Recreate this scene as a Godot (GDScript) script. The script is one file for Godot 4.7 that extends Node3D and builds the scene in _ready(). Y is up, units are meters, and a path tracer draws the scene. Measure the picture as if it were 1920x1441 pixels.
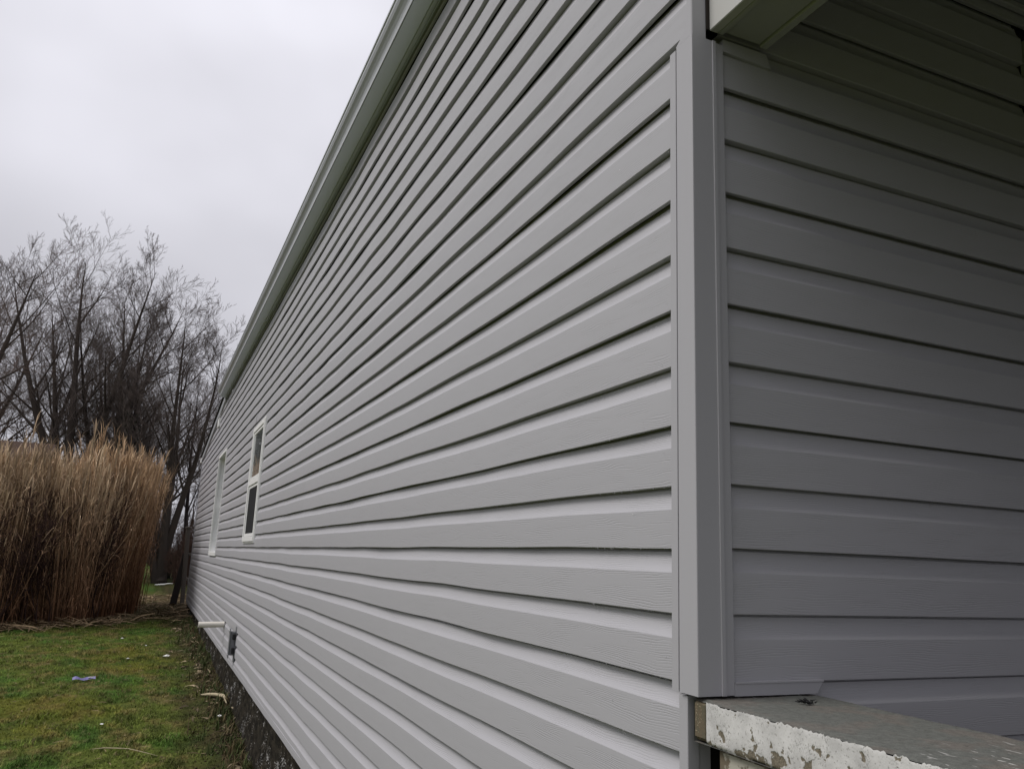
extends Node3D

# ------------------------------------------------------------------ measures (metres)
const P := 0.127            # height of one lap of the siding
const AX := 0.012           # plane of the lap edges on the long side wall (faces -x)
const BZ := -0.012          # plane of the lap edges on the porch wall (faces +z)
const EAVE := 2.57
const HOUSE_END := -13.55   # where the tall part of the house stops
const WALL_END := -19.3     # far corner of the rear addition
const WIDTH := 7.6
var rng := RandomNumberGenerator.new()
var wave := FastNoiseLite.new()
var patch := FastNoiseLite.new()
var M := {}
var used := {}


# ------------------------------------------------------------------ mesh builder
class MB:
	var v := PackedVector3Array()
	var n := PackedVector3Array()
	var t := PackedVector2Array()
	var c := PackedColorArray()
	var i := PackedInt32Array()
	var col := Color(1, 1, 1)

	func vert(p: Vector3, nn: Vector3, uv: Vector2) -> int:
		v.append(p); n.append(nn); t.append(uv); c.append(col)
		return v.size() - 1

	func tri(a: int, b: int, d: int) -> void:      # counter-clockwise seen from outside
		i.append(a); i.append(d); i.append(b)

	func face(pts: Array, out: Vector3, uvs: Array = []) -> void:   # flat polygon that faces «out»
		var nn: Vector3 = (pts[1] - pts[0]).cross(pts[2] - pts[0])
		if nn.length_squared() < 1e-16 and pts.size() > 3:
			nn = (pts[2] - pts[0]).cross(pts[3] - pts[0])
		if nn.length_squared() < 1e-18:
			return
		nn = nn.normalized()
		var flip := nn.dot(out) < 0.0
		if flip:
			nn = -nn
		var base := v.size()
		var ax := nn.abs()
		for k in pts.size():
			var p: Vector3 = pts[k]
			var uv: Vector2
			if uvs.size():
				uv = uvs[k]
			elif ax.x > ax.y and ax.x > ax.z:
				uv = Vector2(p.z, p.y)
			elif ax.z > ax.y:
				uv = Vector2(p.x, p.y)
			else:
				uv = Vector2(p.z, p.x)
			vert(p, nn, uv)
		for k in range(1, pts.size() - 1):
			if flip:
				tri(base, base + k + 1, base + k)
			else:
				tri(base, base + k, base + k + 1)

	func box(a: Vector3, b: Vector3, bev := 0.0, xf := Transform3D.IDENTITY) -> void:
		var lo := Vector3(minf(a.x, b.x), minf(a.y, b.y), minf(a.z, b.z))
		var hi := Vector3(maxf(a.x, b.x), maxf(a.y, b.y), maxf(a.z, b.z))
		var mid := (lo + hi) / 2.0
		var h := (hi - lo) / 2.0
		bev = minf(bev, minf(h.x, minf(h.y, h.z)) * 0.8)
		var s := [-1.0, 1.0]
		for axis in 3:
			var u := (axis + 1) % 3
			var w := (axis + 2) % 3
			for d in s:
				var pts := []
				for q in [[-1, -1], [1, -1], [1, 1], [-1, 1]]:
					var p := Vector3()
					p[axis] = d * h[axis]
					p[u] = q[0] * (h[u] - bev)
					p[w] = q[1] * (h[w] - bev)
					pts.append(xf * (mid + p))
				var o := Vector3(); o[axis] = d
				face(pts, xf.basis * o)
			if bev > 0.0:
				for d in s:
					for e in s:
						var pts := []
						for q in [[-1, 0], [1, 0], [1, 1], [-1, 1]]:
							var p := Vector3()
							p[axis] = q[0] * (h[axis] - bev)
							p[u] = d * (h[u] - (bev if q[1] == 1 else 0.0))
							p[w] = e * (h[w] - (bev if q[1] == 0 else 0.0))
							pts.append(xf * (mid + p))
						var o := Vector3(); o[u] = d; o[w] = e
						face(pts, xf.basis * o)
		if bev > 0.0:
			for x in s:
				for y in s:
					for z in s:
						var o := Vector3(x, y, z)
						var pts := []
						for k in 3:
							var p := o * (h - Vector3.ONE * bev)
							p[k] = o[k] * h[k]
							pts.append(xf * (mid + p))
						face(pts, xf.basis * o)

	# a closed outline in the local xy plane pushed along local z from 0 to len
	func extrude(poly: PackedVector2Array, xf: Transform3D, length: float, caps := true) -> void:
		var m := poly.size()
		var area := 0.0
		for k in m:
			area += poly[k].cross(poly[(k + 1) % m])
		for k in m:
			var a := poly[k]; var b := poly[(k + 1) % m]
			var e := b - a
			var o := Vector2(e.y, -e.x) * signf(area)
			face([xf * Vector3(a.x, a.y, 0), xf * Vector3(b.x, b.y, 0), xf * Vector3(b.x, b.y, length), xf * Vector3(a.x, a.y, length)], xf.basis * Vector3(o.x, o.y, 0))
		if caps:
			var idx := Geometry2D.triangulate_polygon(poly)
			for k in range(0, idx.size(), 3):
				for z in [0.0, length]:
					face([xf * Vector3(poly[idx[k]].x, poly[idx[k]].y, z), xf * Vector3(poly[idx[k + 1]].x, poly[idx[k + 1]].y, z), xf * Vector3(poly[idx[k + 2]].x, poly[idx[k + 2]].y, z)], xf.basis * Vector3(0, 0, -1 if z == 0.0 else 1))

	func tube(pts: PackedVector3Array, rad: PackedFloat32Array, sides: int, cap := false) -> void:
		var m := pts.size()
		var dir := (pts[1] - pts[0]).normalized()
		var side := dir.cross(Vector3.UP if absf(dir.y) < 0.9 else Vector3.RIGHT).normalized()
		var base := v.size()
		var along := 0.0
		for k in m:
			if k > 0:
				along += pts[k].distance_to(pts[k - 1])
				dir = (pts[mini(k + 1, m - 1)] - pts[k - 1]).normalized()
				side = (side - dir * side.dot(dir)).normalized()
			var up := dir.cross(side)
			for s in sides:
				var a := TAU * s / sides
				var o := side * cos(a) + up * sin(a)
				vert(pts[k] + o * rad[k], o, Vector2(float(s) / sides, along))
		for k in m - 1:
			for s in sides:
				var a := base + k * sides + s
				var b := base + k * sides + (s + 1) % sides
				tri(a, b, b + sides)
				tri(a, b + sides, a + sides)
		if cap:
			for e in [0, m - 1]:
				var o: Vector3 = (pts[0] - pts[1]).normalized() if e == 0 else (pts[m - 1] - pts[m - 2]).normalized()
				var ring := []
				for s in sides:
					ring.append(v[base + e * sides + s])
				face(ring, o)

	func ribbon(pts: PackedVector3Array, wid: PackedFloat32Array, across: Vector3) -> void:
		var base := v.size()
		for k in pts.size():
			var d := (pts[mini(k + 1, pts.size() - 1)] - pts[maxi(k - 1, 0)]).normalized()
			var nn := across.cross(d).normalized()
			vert(pts[k] - across * wid[k], nn, Vector2(0, k))
			vert(pts[k] + across * wid[k], nn, Vector2(1, k))
		for k in pts.size() - 1:
			var a := base + 2 * k
			tri(a, a + 1, a + 3)
			tri(a, a + 3, a + 2)

	func mesh() -> ArrayMesh:
		var arr := []
		arr.resize(Mesh.ARRAY_MAX)
		arr[Mesh.ARRAY_VERTEX] = v
		arr[Mesh.ARRAY_NORMAL] = n
		arr[Mesh.ARRAY_TEX_UV] = t
		arr[Mesh.ARRAY_COLOR] = c
		arr[Mesh.ARRAY_INDEX] = i
		var r := ArrayMesh.new()
		r.add_surface_from_arrays(Mesh.PRIMITIVE_TRIANGLES, arr)
		return r


# ------------------------------------------------------------------ scene helpers
func numbered(called: String) -> String:
	var k: int = used.get(called, 0)
	used[called] = k + 1
	return called if k == 0 else "%s_%03d" % [called, k]


func part(called: String, mb: MB, material: Material, parent: Node) -> MeshInstance3D:
	var o := MeshInstance3D.new()
	o.mesh = mb.mesh()
	o.material_override = material
	o.name = called
	if parent == self:
		o.name = numbered(called)
	else:
		var k := 1
		while parent.has_node(NodePath(String(o.name))):
			o.name = "%s_%03d" % [called, k]
			k += 1
	parent.add_child(o, true)
	return o


func tag(o: Node, label: String, category: String, group := "", kind := "") -> void:
	if label: o.set_meta("label", label)
	if category: o.set_meta("category", category)
	if group: o.set_meta("group", group)
	if kind: o.set_meta("kind", kind)


func thing(called: String, at: Vector3, label: String, category: String, group := "") -> Node3D:
	var o := Node3D.new()
	o.name = numbered(called)
	o.position = at
	add_child(o)
	tag(o, label, category, group)
	return o


func scatter(called: String, mesh: Mesh, material: Material, xfs: Array, cols: Array, parent: Node) -> MultiMeshInstance3D:
	var mm := MultiMesh.new()
	mm.transform_format = MultiMesh.TRANSFORM_3D
	mm.use_colors = true
	mm.mesh = mesh
	mm.instance_count = xfs.size()
	for k in xfs.size():
		mm.set_instance_transform(k, xfs[k])
		mm.set_instance_color(k, cols[k])
	var o := MultiMeshInstance3D.new()
	o.multimesh = mm
	o.material_override = material
	o.name = numbered(called) if parent == self else called
	parent.add_child(o, true)
	o.set_meta("kind", "stuff")
	return o


func lin(r: float, g: float, b: float) -> Color:
	return Color(r, g, b).linear_to_srgb()


func mat(called: String, albedo: Color, rough := 0.8, spec := 0.5, vcol := false) -> StandardMaterial3D:
	var m := StandardMaterial3D.new()
	m.resource_name = called
	m.albedo_color = albedo.linear_to_srgb()
	m.roughness = rough
	m.metallic_specular = spec
	m.vertex_color_use_as_albedo = vcol
	m.cull_mode = BaseMaterial3D.CULL_DISABLED
	M[called] = m
	return m


func noise(sd: int, freq: float, oct := 4, type := FastNoiseLite.TYPE_SIMPLEX_SMOOTH) -> FastNoiseLite:
	var f := FastNoiseLite.new()
	f.seed = sd
	f.frequency = freq
	f.noise_type = type
	f.fractal_octaves = oct
	return f


func tex(im: Image) -> ImageTexture:
	return ImageTexture.create_from_image(im)


func bump(im: Image, k: float) -> ImageTexture:
	var b: Image = im.duplicate()
	b.convert(Image.FORMAT_RGBA8)
	b.bump_map_to_normal_map(k)
	return tex(b)


# ------------------------------------------------------------------ ground
const GZ := [[2.0, -1.95], [0.0, -1.92], [-3.0, -1.85], [-6.0, -1.755], [-8.65, -1.62], [-14.0, -1.49], [-20.0, -1.42], [-40.0, -1.36]]

func ground_y(x: float, z: float) -> float:
	var y := -1.95
	if z <= -40.0:
		y = -1.36
	elif z < 2.0:
		for k in GZ.size() - 1:
			if z <= GZ[k][0] and z >= GZ[k + 1][0]:
				y = lerpf(GZ[k][1], GZ[k + 1][1], (GZ[k][0] - z) / (GZ[k][0] - GZ[k + 1][0]))
	y += 0.05 * smoothstep(-0.32, -0.02, x) * smoothstep(0.4, 0.05, x)
	return y + 0.025 * patch.get_noise_2d(x * 2.2, z * 2.2) + 0.008 * patch.get_noise_2d(x * 14.0 + 50.0, z * 14.0)


func lawn_colour(x: float, z: float) -> Color:
	var a := patch.get_noise_2d(x * 2.6 + 11.0, z * 2.0)
	var b := patch.get_noise_2d(x * 4.5 - 70.0, z * 3.2 + 31.0)
	var c := patch.get_noise_2d(x * 1.2 + 200.0, z * 1.0)
	var e := patch.get_noise_2d(x * 13.0 + 7.0, z * 9.0 - 40.0)
	var g := Color(0.125, 0.158, 0.030)
	g = g.lerp(Color(0.078, 0.148, 0.026), smoothstep(-0.05, 0.35, a + 0.4 * e))
	g = g.lerp(Color(0.185, 0.145, 0.055), smoothstep(0.05, 0.45, b + 0.7 * e) * 0.8)
	g = g * (1.0 + 0.9 * e)
	g = g.lerp(Color(0.19, 0.16, 0.022), smoothstep(0.1, 0.4, c + 0.3 * e - 0.03 * absf(z + 7.5) + 0.04) * 0.42)
	var near := smoothstep(-0.75, -0.1, x + 0.18 * b)                     # bare soil along the foundation
	g = g.lerp(Color(0.048, 0.038, 0.022), near * 0.75)
	var reeds := smoothstep(-15.2, -16.6, z + 0.5 * a + 0.35 * x + 1.1) * (1.0 - smoothstep(-24.0, -27.0, z))
	g = g.lerp(Color(0.13, 0.095, 0.055), reeds * 0.8)
	return g


func build_ground() -> void:
	var xs := [-160.0, -90.0, -50.0, -30.0, -18.0, -12.0, -9.0, -7.0]
	var x := -6.0
	while x < 1.0:
		xs.append(x); x += 0.1
	xs.append_array([1.0, 3.0, 6.0, 9.0, 14.0, 25.0, 50.0, 90.0, 160.0])
	var zs := [40.0, 20.0, 10.0, 6.0, 3.0, 2.0, 1.0, 0.0, -1.0, -2.0]
	var z := -3.0
	while z > -26.0:
		zs.append(z); z -= 0.1
	zs.append_array([-26.0, -28.0, -31.0, -35.0, -40.0, -48.0, -60.0, -90.0, -160.0])
	var mb := MB.new()
	for zz in zs:
		for xx in xs:
			var h := ground_y(xx, zz)
			var e := 0.06
			var nn := Vector3(ground_y(xx - e, zz) - ground_y(xx + e, zz), 2.0 * e, ground_y(xx, zz - e) - ground_y(xx, zz + e)).normalized()
			mb.col = lawn_colour(xx, zz)
			mb.vert(Vector3(xx, h, zz), nn, Vector2(xx, zz))
	var w := xs.size()
	for r in zs.size() - 1:
		for q in w - 1:
			var a := r * w + q
			mb.tri(a, a + 1, a + w + 1)
			mb.tri(a, a + w + 1, a + w)
	var m := mat("lawn soil", Color(1, 1, 1), 0.95, 0.2, true)
	var nt := NoiseTexture2D.new()
	nt.width = 512; nt.height = 512; nt.seamless = true
	nt.noise = noise(5, 0.035, 5)
	var ramp := Gradient.new()
	ramp.set_color(0, Color(0.55, 0.55, 0.55)); ramp.set_color(1, Color(1, 1, 1))
	nt.color_ramp = ramp
	m.albedo_texture = nt
	m.uv1_scale = Vector3(1.7, 1.7, 1.7)
	var o := part("ground", mb, m, self)
	tag(o, "mossy lawn sloping gently along the house to the trees", "lawn", "", "structure")


func build_grass() -> void:
	var proto := []
	for kind in 3:
		var mb := MB.new()
		for b in 7:
			var a := rng.randf() * TAU
			var lean := Vector3(cos(a), 0, sin(a))
			var h := rng.randf_range(0.018, 0.05)
			var o := Vector3(rng.randf_range(-0.022, 0.022), -0.004, rng.randf_range(-0.022, 0.022))
			var s := rng.randf_range(0.3, 1.0)
			mb.col = Color(1, 1, 1) * rng.randf_range(0.75, 1.25)
			mb.ribbon(PackedVector3Array([o, o + Vector3.UP * h * 0.6 + lean * h * 0.25 * s, o + Vector3.UP * h + lean * h * s]), PackedFloat32Array([0.0022, 0.0017, 0.0003]), lean.cross(Vector3.UP))
		proto.append(mb.mesh())
	var m := mat("grass blades", Color(1, 1, 1), 0.75, 0.3, true)
	m.backlight_enabled = true
	m.backlight = Color(0.12, 0.14, 0.05)
	for kind in 3:
		var xfs := []
		var cols := []
		for k in 42000:
			var z := -3.6 - pow(rng.randf(), 1.25) * 20.0
			var x := rng.randf_range(-5.6, 0.02) if z < -8 else rng.randf_range(-4.0, 0.02)
			var c := lawn_colour(x, z)
			var keep := 1.0 - smoothstep(-0.7, -0.1, x) * 0.75
			if z < -15.6 - 0.5 * x * -1.0 and x < -0.9: keep *= 0.3
			var tuft := patch.get_noise_2d(x * 5.5 + 90.0, z * 5.0)
			if rng.randf() > keep * (0.55 + 1.2 * maxf(0.0, tuft + 0.15)):
				continue
			var s := rng.randf_range(0.6, 1.15) * (0.75 + 1.1 * maxf(0.0, tuft))
			xfs.append(Transform3D(Basis(Vector3.UP, rng.randf() * TAU).scaled(Vector3(s, s * 0.8, s)), Vector3(x, ground_y(x, z), z)))
			var t := rng.randf()
			var cc := c * rng.randf_range(0.65, 1.8)
			if t < 0.05: cc = Color(0.24, 0.20, 0.10)
			cols.append(cc)
		for k in 90:                                     # taller weeds at the foot of the wall
			var wz := -4.2 - rng.randf() * 12.0
			var wxx := -0.02 - absf(rng.randfn(0, 0.12))
			var ws := rng.randf_range(1.4, 2.8)
			xfs.append(Transform3D(Basis(Vector3.UP, rng.randf() * TAU).scaled(Vector3(ws, ws * rng.randf_range(0.8, 1.4), ws)), Vector3(wxx, ground_y(wxx, wz), wz)))
			cols.append([Color(0.06, 0.085, 0.025), Color(0.13, 0.10, 0.05), Color(0.05, 0.06, 0.02)][k % 3])
		var o := scatter("grass", proto[kind], m, xfs, cols, self)
		tag(o, ["short green grass blades of the lawn", "thin grass tufts between the moss of the lawn", "sparse fine grass mixed into the lawn"][kind], "grass", "", "stuff")


# ------------------------------------------------------------------ materials
func grain_image(w: int, h: int, lines: float, sd: int) -> Image:
	# embossed timber grain: fine wavering lines along u, some bending round a knot
	var f1 := noise(sd, 0.9, 2)
	var f2 := noise(sd + 1, 3.0, 2)
	var f3 := noise(sd + 2, 1.0, 2)
	var im := Image.create(w, h, false, Image.FORMAT_L8)
	for y in h:
		var v := float(y) / h
		for x in w:
			var u := float(x) / w
			# seamless along u: blend of two samples
			var k := smoothstep(0.85, 1.0, u)
			var q := lerpf(f1.get_noise_2d(u * 3.0, v * 1.6), f1.get_noise_2d((u - 1.0) * 3.0, v * 1.6), k)
			var g := lerpf(f2.get_noise_2d(u * 4.0, v * 2.2), f2.get_noise_2d((u - 1.0) * 4.0, v * 2.2), k)
			var d := lerpf(f3.get_noise_2d(u * 4.5, v * 5.0), f3.get_noise_2d((u - 1.0) * 4.5, v * 5.0), k)
			var ph := (v * lines + q * 2.0 + g * 0.4)
			var fr := absf(fposmod(ph, 1.0) - 0.5) * 2.0
			var line := smoothstep(0.0, 0.4, fr)
			var depth := clampf(0.4 + d * 1.5, 0.0, 1.0)
			im.set_pixel(x, y, Color.from_hsv(0, 0, 0.75 - (1.0 - line) * 0.55 * depth + 0.03 * g))
	return im


func build_materials() -> void:
	var grain := grain_image(1024, 256, 34.0, 3)
	var m := mat("grey vinyl siding", Color(0.400, 0.398, 0.418), 0.5, 0.42, true)
	m.normal_enabled = true
	m.normal_texture = bump(grain, 2.2)
	m.normal_scale = 0.6
	var g2 := grain_image(512, 256, 20.0, 9)
	m = mat("grey vinyl trim", Color(0.385, 0.382, 0.402), 0.5, 0.42)
	m.normal_enabled = true
	m.normal_texture = bump(g2, 1.2)
	m.normal_scale = 0.12
	m.uv1_scale = Vector3(5, 5, 1)
	mat("white vinyl", Color(0.78, 0.78, 0.77), 0.45, 0.45)
	m = mat("gutter aluminium", Color(0.42, 0.435, 0.455), 0.38, 0.5)
	mat("lightened underside", Color(0.70, 0.74, 0.84), 0.6, 0.4)  # pale cool colour makes up for light missing under the gutter
	mat("soffit grey", Color(0.48, 0.51, 0.55), 0.6, 0.4)
	mat("dark gap", Color(0.02, 0.02, 0.02), 0.9, 0.2)
	mat("roof shingle", Color(0.06, 0.058, 0.056), 0.95, 0.2)
	mat("pvc pipe", Color(0.70, 0.67, 0.60), 0.4, 0.45)
	mat("screen mesh", Color(0.018, 0.018, 0.02), 0.85, 0.3)
	m = mat("window glass", Color(1, 1, 1), 0.03, 0.5)
	m.albedo_color = Color(0.75, 0.8, 0.8, 0.12)
	m.transparency = BaseMaterial3D.TRANSPARENCY_ALPHA
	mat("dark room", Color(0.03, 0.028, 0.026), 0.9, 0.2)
	mat("steel plate", Color(0.16, 0.165, 0.175), 0.55, 0.5)
	mat("black rubber", Color(0.015, 0.015, 0.016), 0.7, 0.4)
	mat("bright screw", Color(0.6, 0.6, 0.6), 0.3, 0.6).metallic = 0.8
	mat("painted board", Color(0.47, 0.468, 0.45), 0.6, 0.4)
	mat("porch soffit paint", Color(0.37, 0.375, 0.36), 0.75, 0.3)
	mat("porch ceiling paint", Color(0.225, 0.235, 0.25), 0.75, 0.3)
	mat("raw concrete", Color(0.20, 0.165, 0.115), 0.95, 0.2)
	# weathered grey wood
	m = mat("weathered wood", Color(0.13, 0.115, 0.10), 0.95, 0.2)
	m.normal_enabled = true
	m.normal_texture = bump(g2, 3.0)
	m = mat("dark old wood", Color(0.035, 0.030, 0.027), 0.95, 0.2)
	m = mat("bark", Color(0.9, 0.9, 0.9), 0.95, 0.2, true)
	mat("twigs", Color(0.9, 0.9, 0.9), 0.95, 0.2, true)
	mat("dry reed", Color(1, 1, 1), 0.7, 0.3, true)
	mat("litter straw", Color(1, 1, 1), 0.8, 0.3, true)
	mat("foam scrap", Color(0.75, 0.75, 0.72), 0.8, 0.3)
	mat("blue wrapper", Color(0.24, 0.22, 0.48), 0.35, 0.5)
	mat("dark green plastic", Color(0.008, 0.016, 0.009), 0.6, 0.4)
	mat("brown roofing", Color(0.085, 0.06, 0.05), 0.95, 0.2)
	mat("brown wall boards", Color(0.12, 0.09, 0.07), 0.9, 0.2)
	mat("ivy leaves", Color(1, 1, 1), 0.6, 0.4, true)
	mat("door paint", Color(0.10, 0.10, 0.11), 0.5, 0.4)
	# foundation: dark damp parging with flakes of old whitewash
	var im := Image.create(1024, 256, false, Image.FORMAT_RGB8)
	var n1 := noise(21, 0.02, 4); var n2 := noise(22, 0.09, 4); var n3 := noise(23, 0.006, 3)
	for y in 256:
		for x in 1024:
			var a := n1.get_noise_2d(x, y); var b := n2.get_noise_2d(x, y); var c := n3.get_noise_2d(x, y)
			var dark := Color(0.010, 0.009, 0.007).lerp(Color(0.036, 0.031, 0.023), clampf(0.5 + a + b * 0.5, 0, 1))
			var w := smoothstep(0.45, 0.52, b * 0.9 + a * 0.35 + c * 0.7 - 0.08)
			im.set_pixel(x, y, dark.lerp(Color(0.34, 0.34, 0.33), w * 0.8).linear_to_srgb())
	m = mat("flaking parging", Color(1, 1, 1), 0.95, 0.2)
	m.albedo_texture = tex(im)
	m.uv1_scale = Vector3(0.3, 2.2, 1)
	m.normal_enabled = true
	m.normal_texture = bump(im, 2.5)


func flake(z: float, y: float, n1: FastNoiseLite, n2: FastNoiseLite) -> float:
	# > 0 where the paint still sticks
	return 0.40 + 0.1 * smoothstep(-0.04, 0.0, y + 0.2755) + n1.get_noise_2d(z * 100.0, y * 100.0) * 0.95 + n2.get_noise_2d(z * 100.0, y * 100.0) * 0.35 - smoothstep(-0.02, -0.1, y + 0.275) * 0.42


# ------------------------------------------------------------------ siding
# outline of one two-lap panel: x = how far it stands out from the lap edge plane (0), y = height
func lap_outline() -> PackedVector2Array:
	var o := PackedVector2Array()
	o.append_array([Vector2(-0.0125, 0.0015), Vector2(-0.0012, 0.0), Vector2(0, 0.0012), Vector2(0.0003, 0.03), Vector2(0.0004, 0.062), Vector2(0, 0.0795), Vector2(-0.0011, 0.0818), Vector2(-0.0062, 0.0895), Vector2(-0.0112, 0.1005), Vector2(-0.0145, 0.113), Vector2(-0.0156, 0.1218), Vector2(-0.0215, 0.1224), Vector2(-0.0215, P + 0.0006)])
	for k in range(1, 12):                      # the second, moulded lap
		o.append(o[k] + Vector2(0, P))
	o.append(Vector2(-0.0240, 2 * P + 0.012))
	return o


# One panel on the wall that faces -x (side "a", running along -z) or +z (side "b", running along +x).
func panel(house: Node3D, side: String, row: int, s0: float, s1: float, top: Callable) -> void:
	var out := lap_outline()
	var mb := MB.new()
	var y0 := row * 2 * P + (0.0 if side == "a" else 0.0045)
	var steps := maxi(2, int(ceil((s1 - s0) / 0.16)))
	var uoff := rng.randf() * 7.0
	var voff := rng.randf()
	var tone := rng.randf_range(0.975, 1.02)
	mb.col = Color(tone, tone, tone)
	var tilt := rng.randf_range(0.0006, 0.0012)
	var rows := []
	for a in steps + 1:
		var s := lerpf(s0, s1, float(a) / steps)
		var lift := wave.get_noise_2d(s * 55.0 + (0.0 if side == "a" else 700.0), row * 37.0)
		var dy := wave.get_noise_2d(s * 42.0 + 300.0, row * 25.0) * 0.0042
		var lo := lift * 0.0036 + tilt * float(a) / steps
		if side == "b":
			dy *= 0.35; lo *= 0.5
		var yt: float = top.call(s)
		rows.append([s, dy, lo, yt])
	var m := out.size()
	var along := 0.0
	for k in m - 1:
		var e := out[k + 1] - out[k]
		var crisp := k in [0, 1, 10, 11, 12, 13, 22, 23]
		for a in steps:
			var base := mb.v.size()
			for q in [[a, k], [a + 1, k], [a + 1, k + 1], [a, k + 1]]:
				var r: Array = rows[q[0]]
				var p := out[q[1]]
				var y := minf(y0 + p.y + r[1], r[3])
				# shading normal: mean of the neighbouring facets except at crisp edges
				var e2 := e
				if not crisp:
					var j: int = q[1]
					var lo_j := 2; var hi_j := 5
					if k >= 5 and k < 10: lo_j = 5; hi_j = 10
					if k >= 14: lo_j = 14; hi_j = 17
					if k >= 17: lo_j = 17; hi_j = 22
					var pa := out[maxi(j - 1, lo_j)]
					var pb := out[mini(j + 1, hi_j)]
					e2 = pb - pa if (pb - pa).length() > 1e-5 else e
				var nn2 := Vector2(e2.y, -e2.x).normalized()
				var uv := Vector2(r[0] * 0.95 + uoff, (along + (e.length() if q[1] == k + 1 else 0.0)) / 0.16 + voff)
				if side == "a":
					mb.vert(Vector3(AX - p.x - r[2], y, -r[0]), Vector3(-nn2.x, nn2.y, 0), uv)
				else:
					mb.vert(Vector3(r[0], y, BZ + p.x + r[2]), Vector3(0, nn2.y, nn2.x), uv)
			if side == "a":
				mb.tri(base, base + 2, base + 1)
				mb.tri(base, base + 3, base + 2)
			else:
				mb.tri(base, base + 1, base + 2)
				mb.tri(base, base + 2, base + 3)
		along += e.length()
	part("siding_panel", mb, M["grey vinyl siding"], house)


func build_side_siding(house: Node3D) -> void:
	var seams := {-1: [2.62], -2: [2.15], 5: [1.72], 2: [3.4], 3: [2.9], 0: [3.05], -3: [3.9], 1: [4.6], 4: [4.2], 6: [2.5], 7: [3.6], 8: [1.4], 9: [3.2]}
	for row in range(-5, 11):
		var y0 := row * 2 * P
		var cuts := [0.092]
		if y0 < -0.3: cuts = [0.068]
		if y0 > 1.0: cuts = [0.018]
		var at: float = seams.get(row, [1.5 + rng.randf() * 3.0])[0]
		while at < -WALL_END - 0.3:
			cuts.append(at)
			at += 3.66 - 0.03
		cuts.append(-WALL_END)
		# openings: [s from, s to, y from, y to]
		var holes := [[7.33, 8.30, 0.06, 1.31], [12.2, 13.55, -0.13, 1.52]]
		for k in cuts.size() - 1:
			var spans := [[cuts[k] - (0.012 if k > 0 else 0.0), cuts[k + 1] + 0.012]]
			for h in holes:
				if y0 + 2 * P > h[2] and y0 < h[3]:
					var nxt := []
					for sp in spans:
						if sp[1] <= h[0] or sp[0] >= h[1]:
							nxt.append(sp); continue
						if sp[0] < h[0]: nxt.append([sp[0], h[0]])
						if sp[1] > h[1]: nxt.append([h[1], sp[1]])
						# strips that run on above and below the opening
						var a := maxf(sp[0], h[0]); var b := minf(sp[1], h[1])
						if y0 < h[2] - 0.005: strip(house, row, a, b, y0 - 1.0, h[2])
						if y0 + 2 * P > h[3] + 0.005: strip(house, row, a, b, h[3], 99.0)
					spans = nxt
			for sp in spans:
				if sp[1] - sp[0] > 0.03:
					panel(house, "a", row, sp[0], sp[1], side_top)


func strip(house: Node3D, row: int, a: float, b: float, ylo: float, yhi: float) -> void:
	if b - a < 0.02: return
	if ylo < row * 2 * P:
		panel(house, "a", row, a, b, func(s): return minf(yhi, side_top(s)))
		return
	# keep only what lies above ylo
	var out := lap_outline()
	var mb := MB.new()
	for k in out.size() - 1:
		var pa := out[k]; var pb := out[k + 1]
		var ya := maxf(row * 2 * P + pa.y, ylo); var yb := maxf(row * 2 * P + pb.y, ylo)
		if absf(ya - yb) < 1e-6 and ya <= ylo + 1e-6: continue
		mb.face([Vector3(AX - pa.x, ya, -a), Vector3(AX - pb.x, yb, -a), Vector3(AX - pb.x, yb, -b), Vector3(AX - pa.x, ya, -b)], Vector3(-1, 0.1, 0))
	if mb.v.size(): part("siding_panel", mb, M["grey vinyl siding"], house)


func side_top(s: float) -> float:
	if s < -HOUSE_END: return EAVE + 0.004
	return lerpf(EAVE + 0.02, 2.06, (s + HOUSE_END) / (HOUSE_END - WALL_END))


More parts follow.
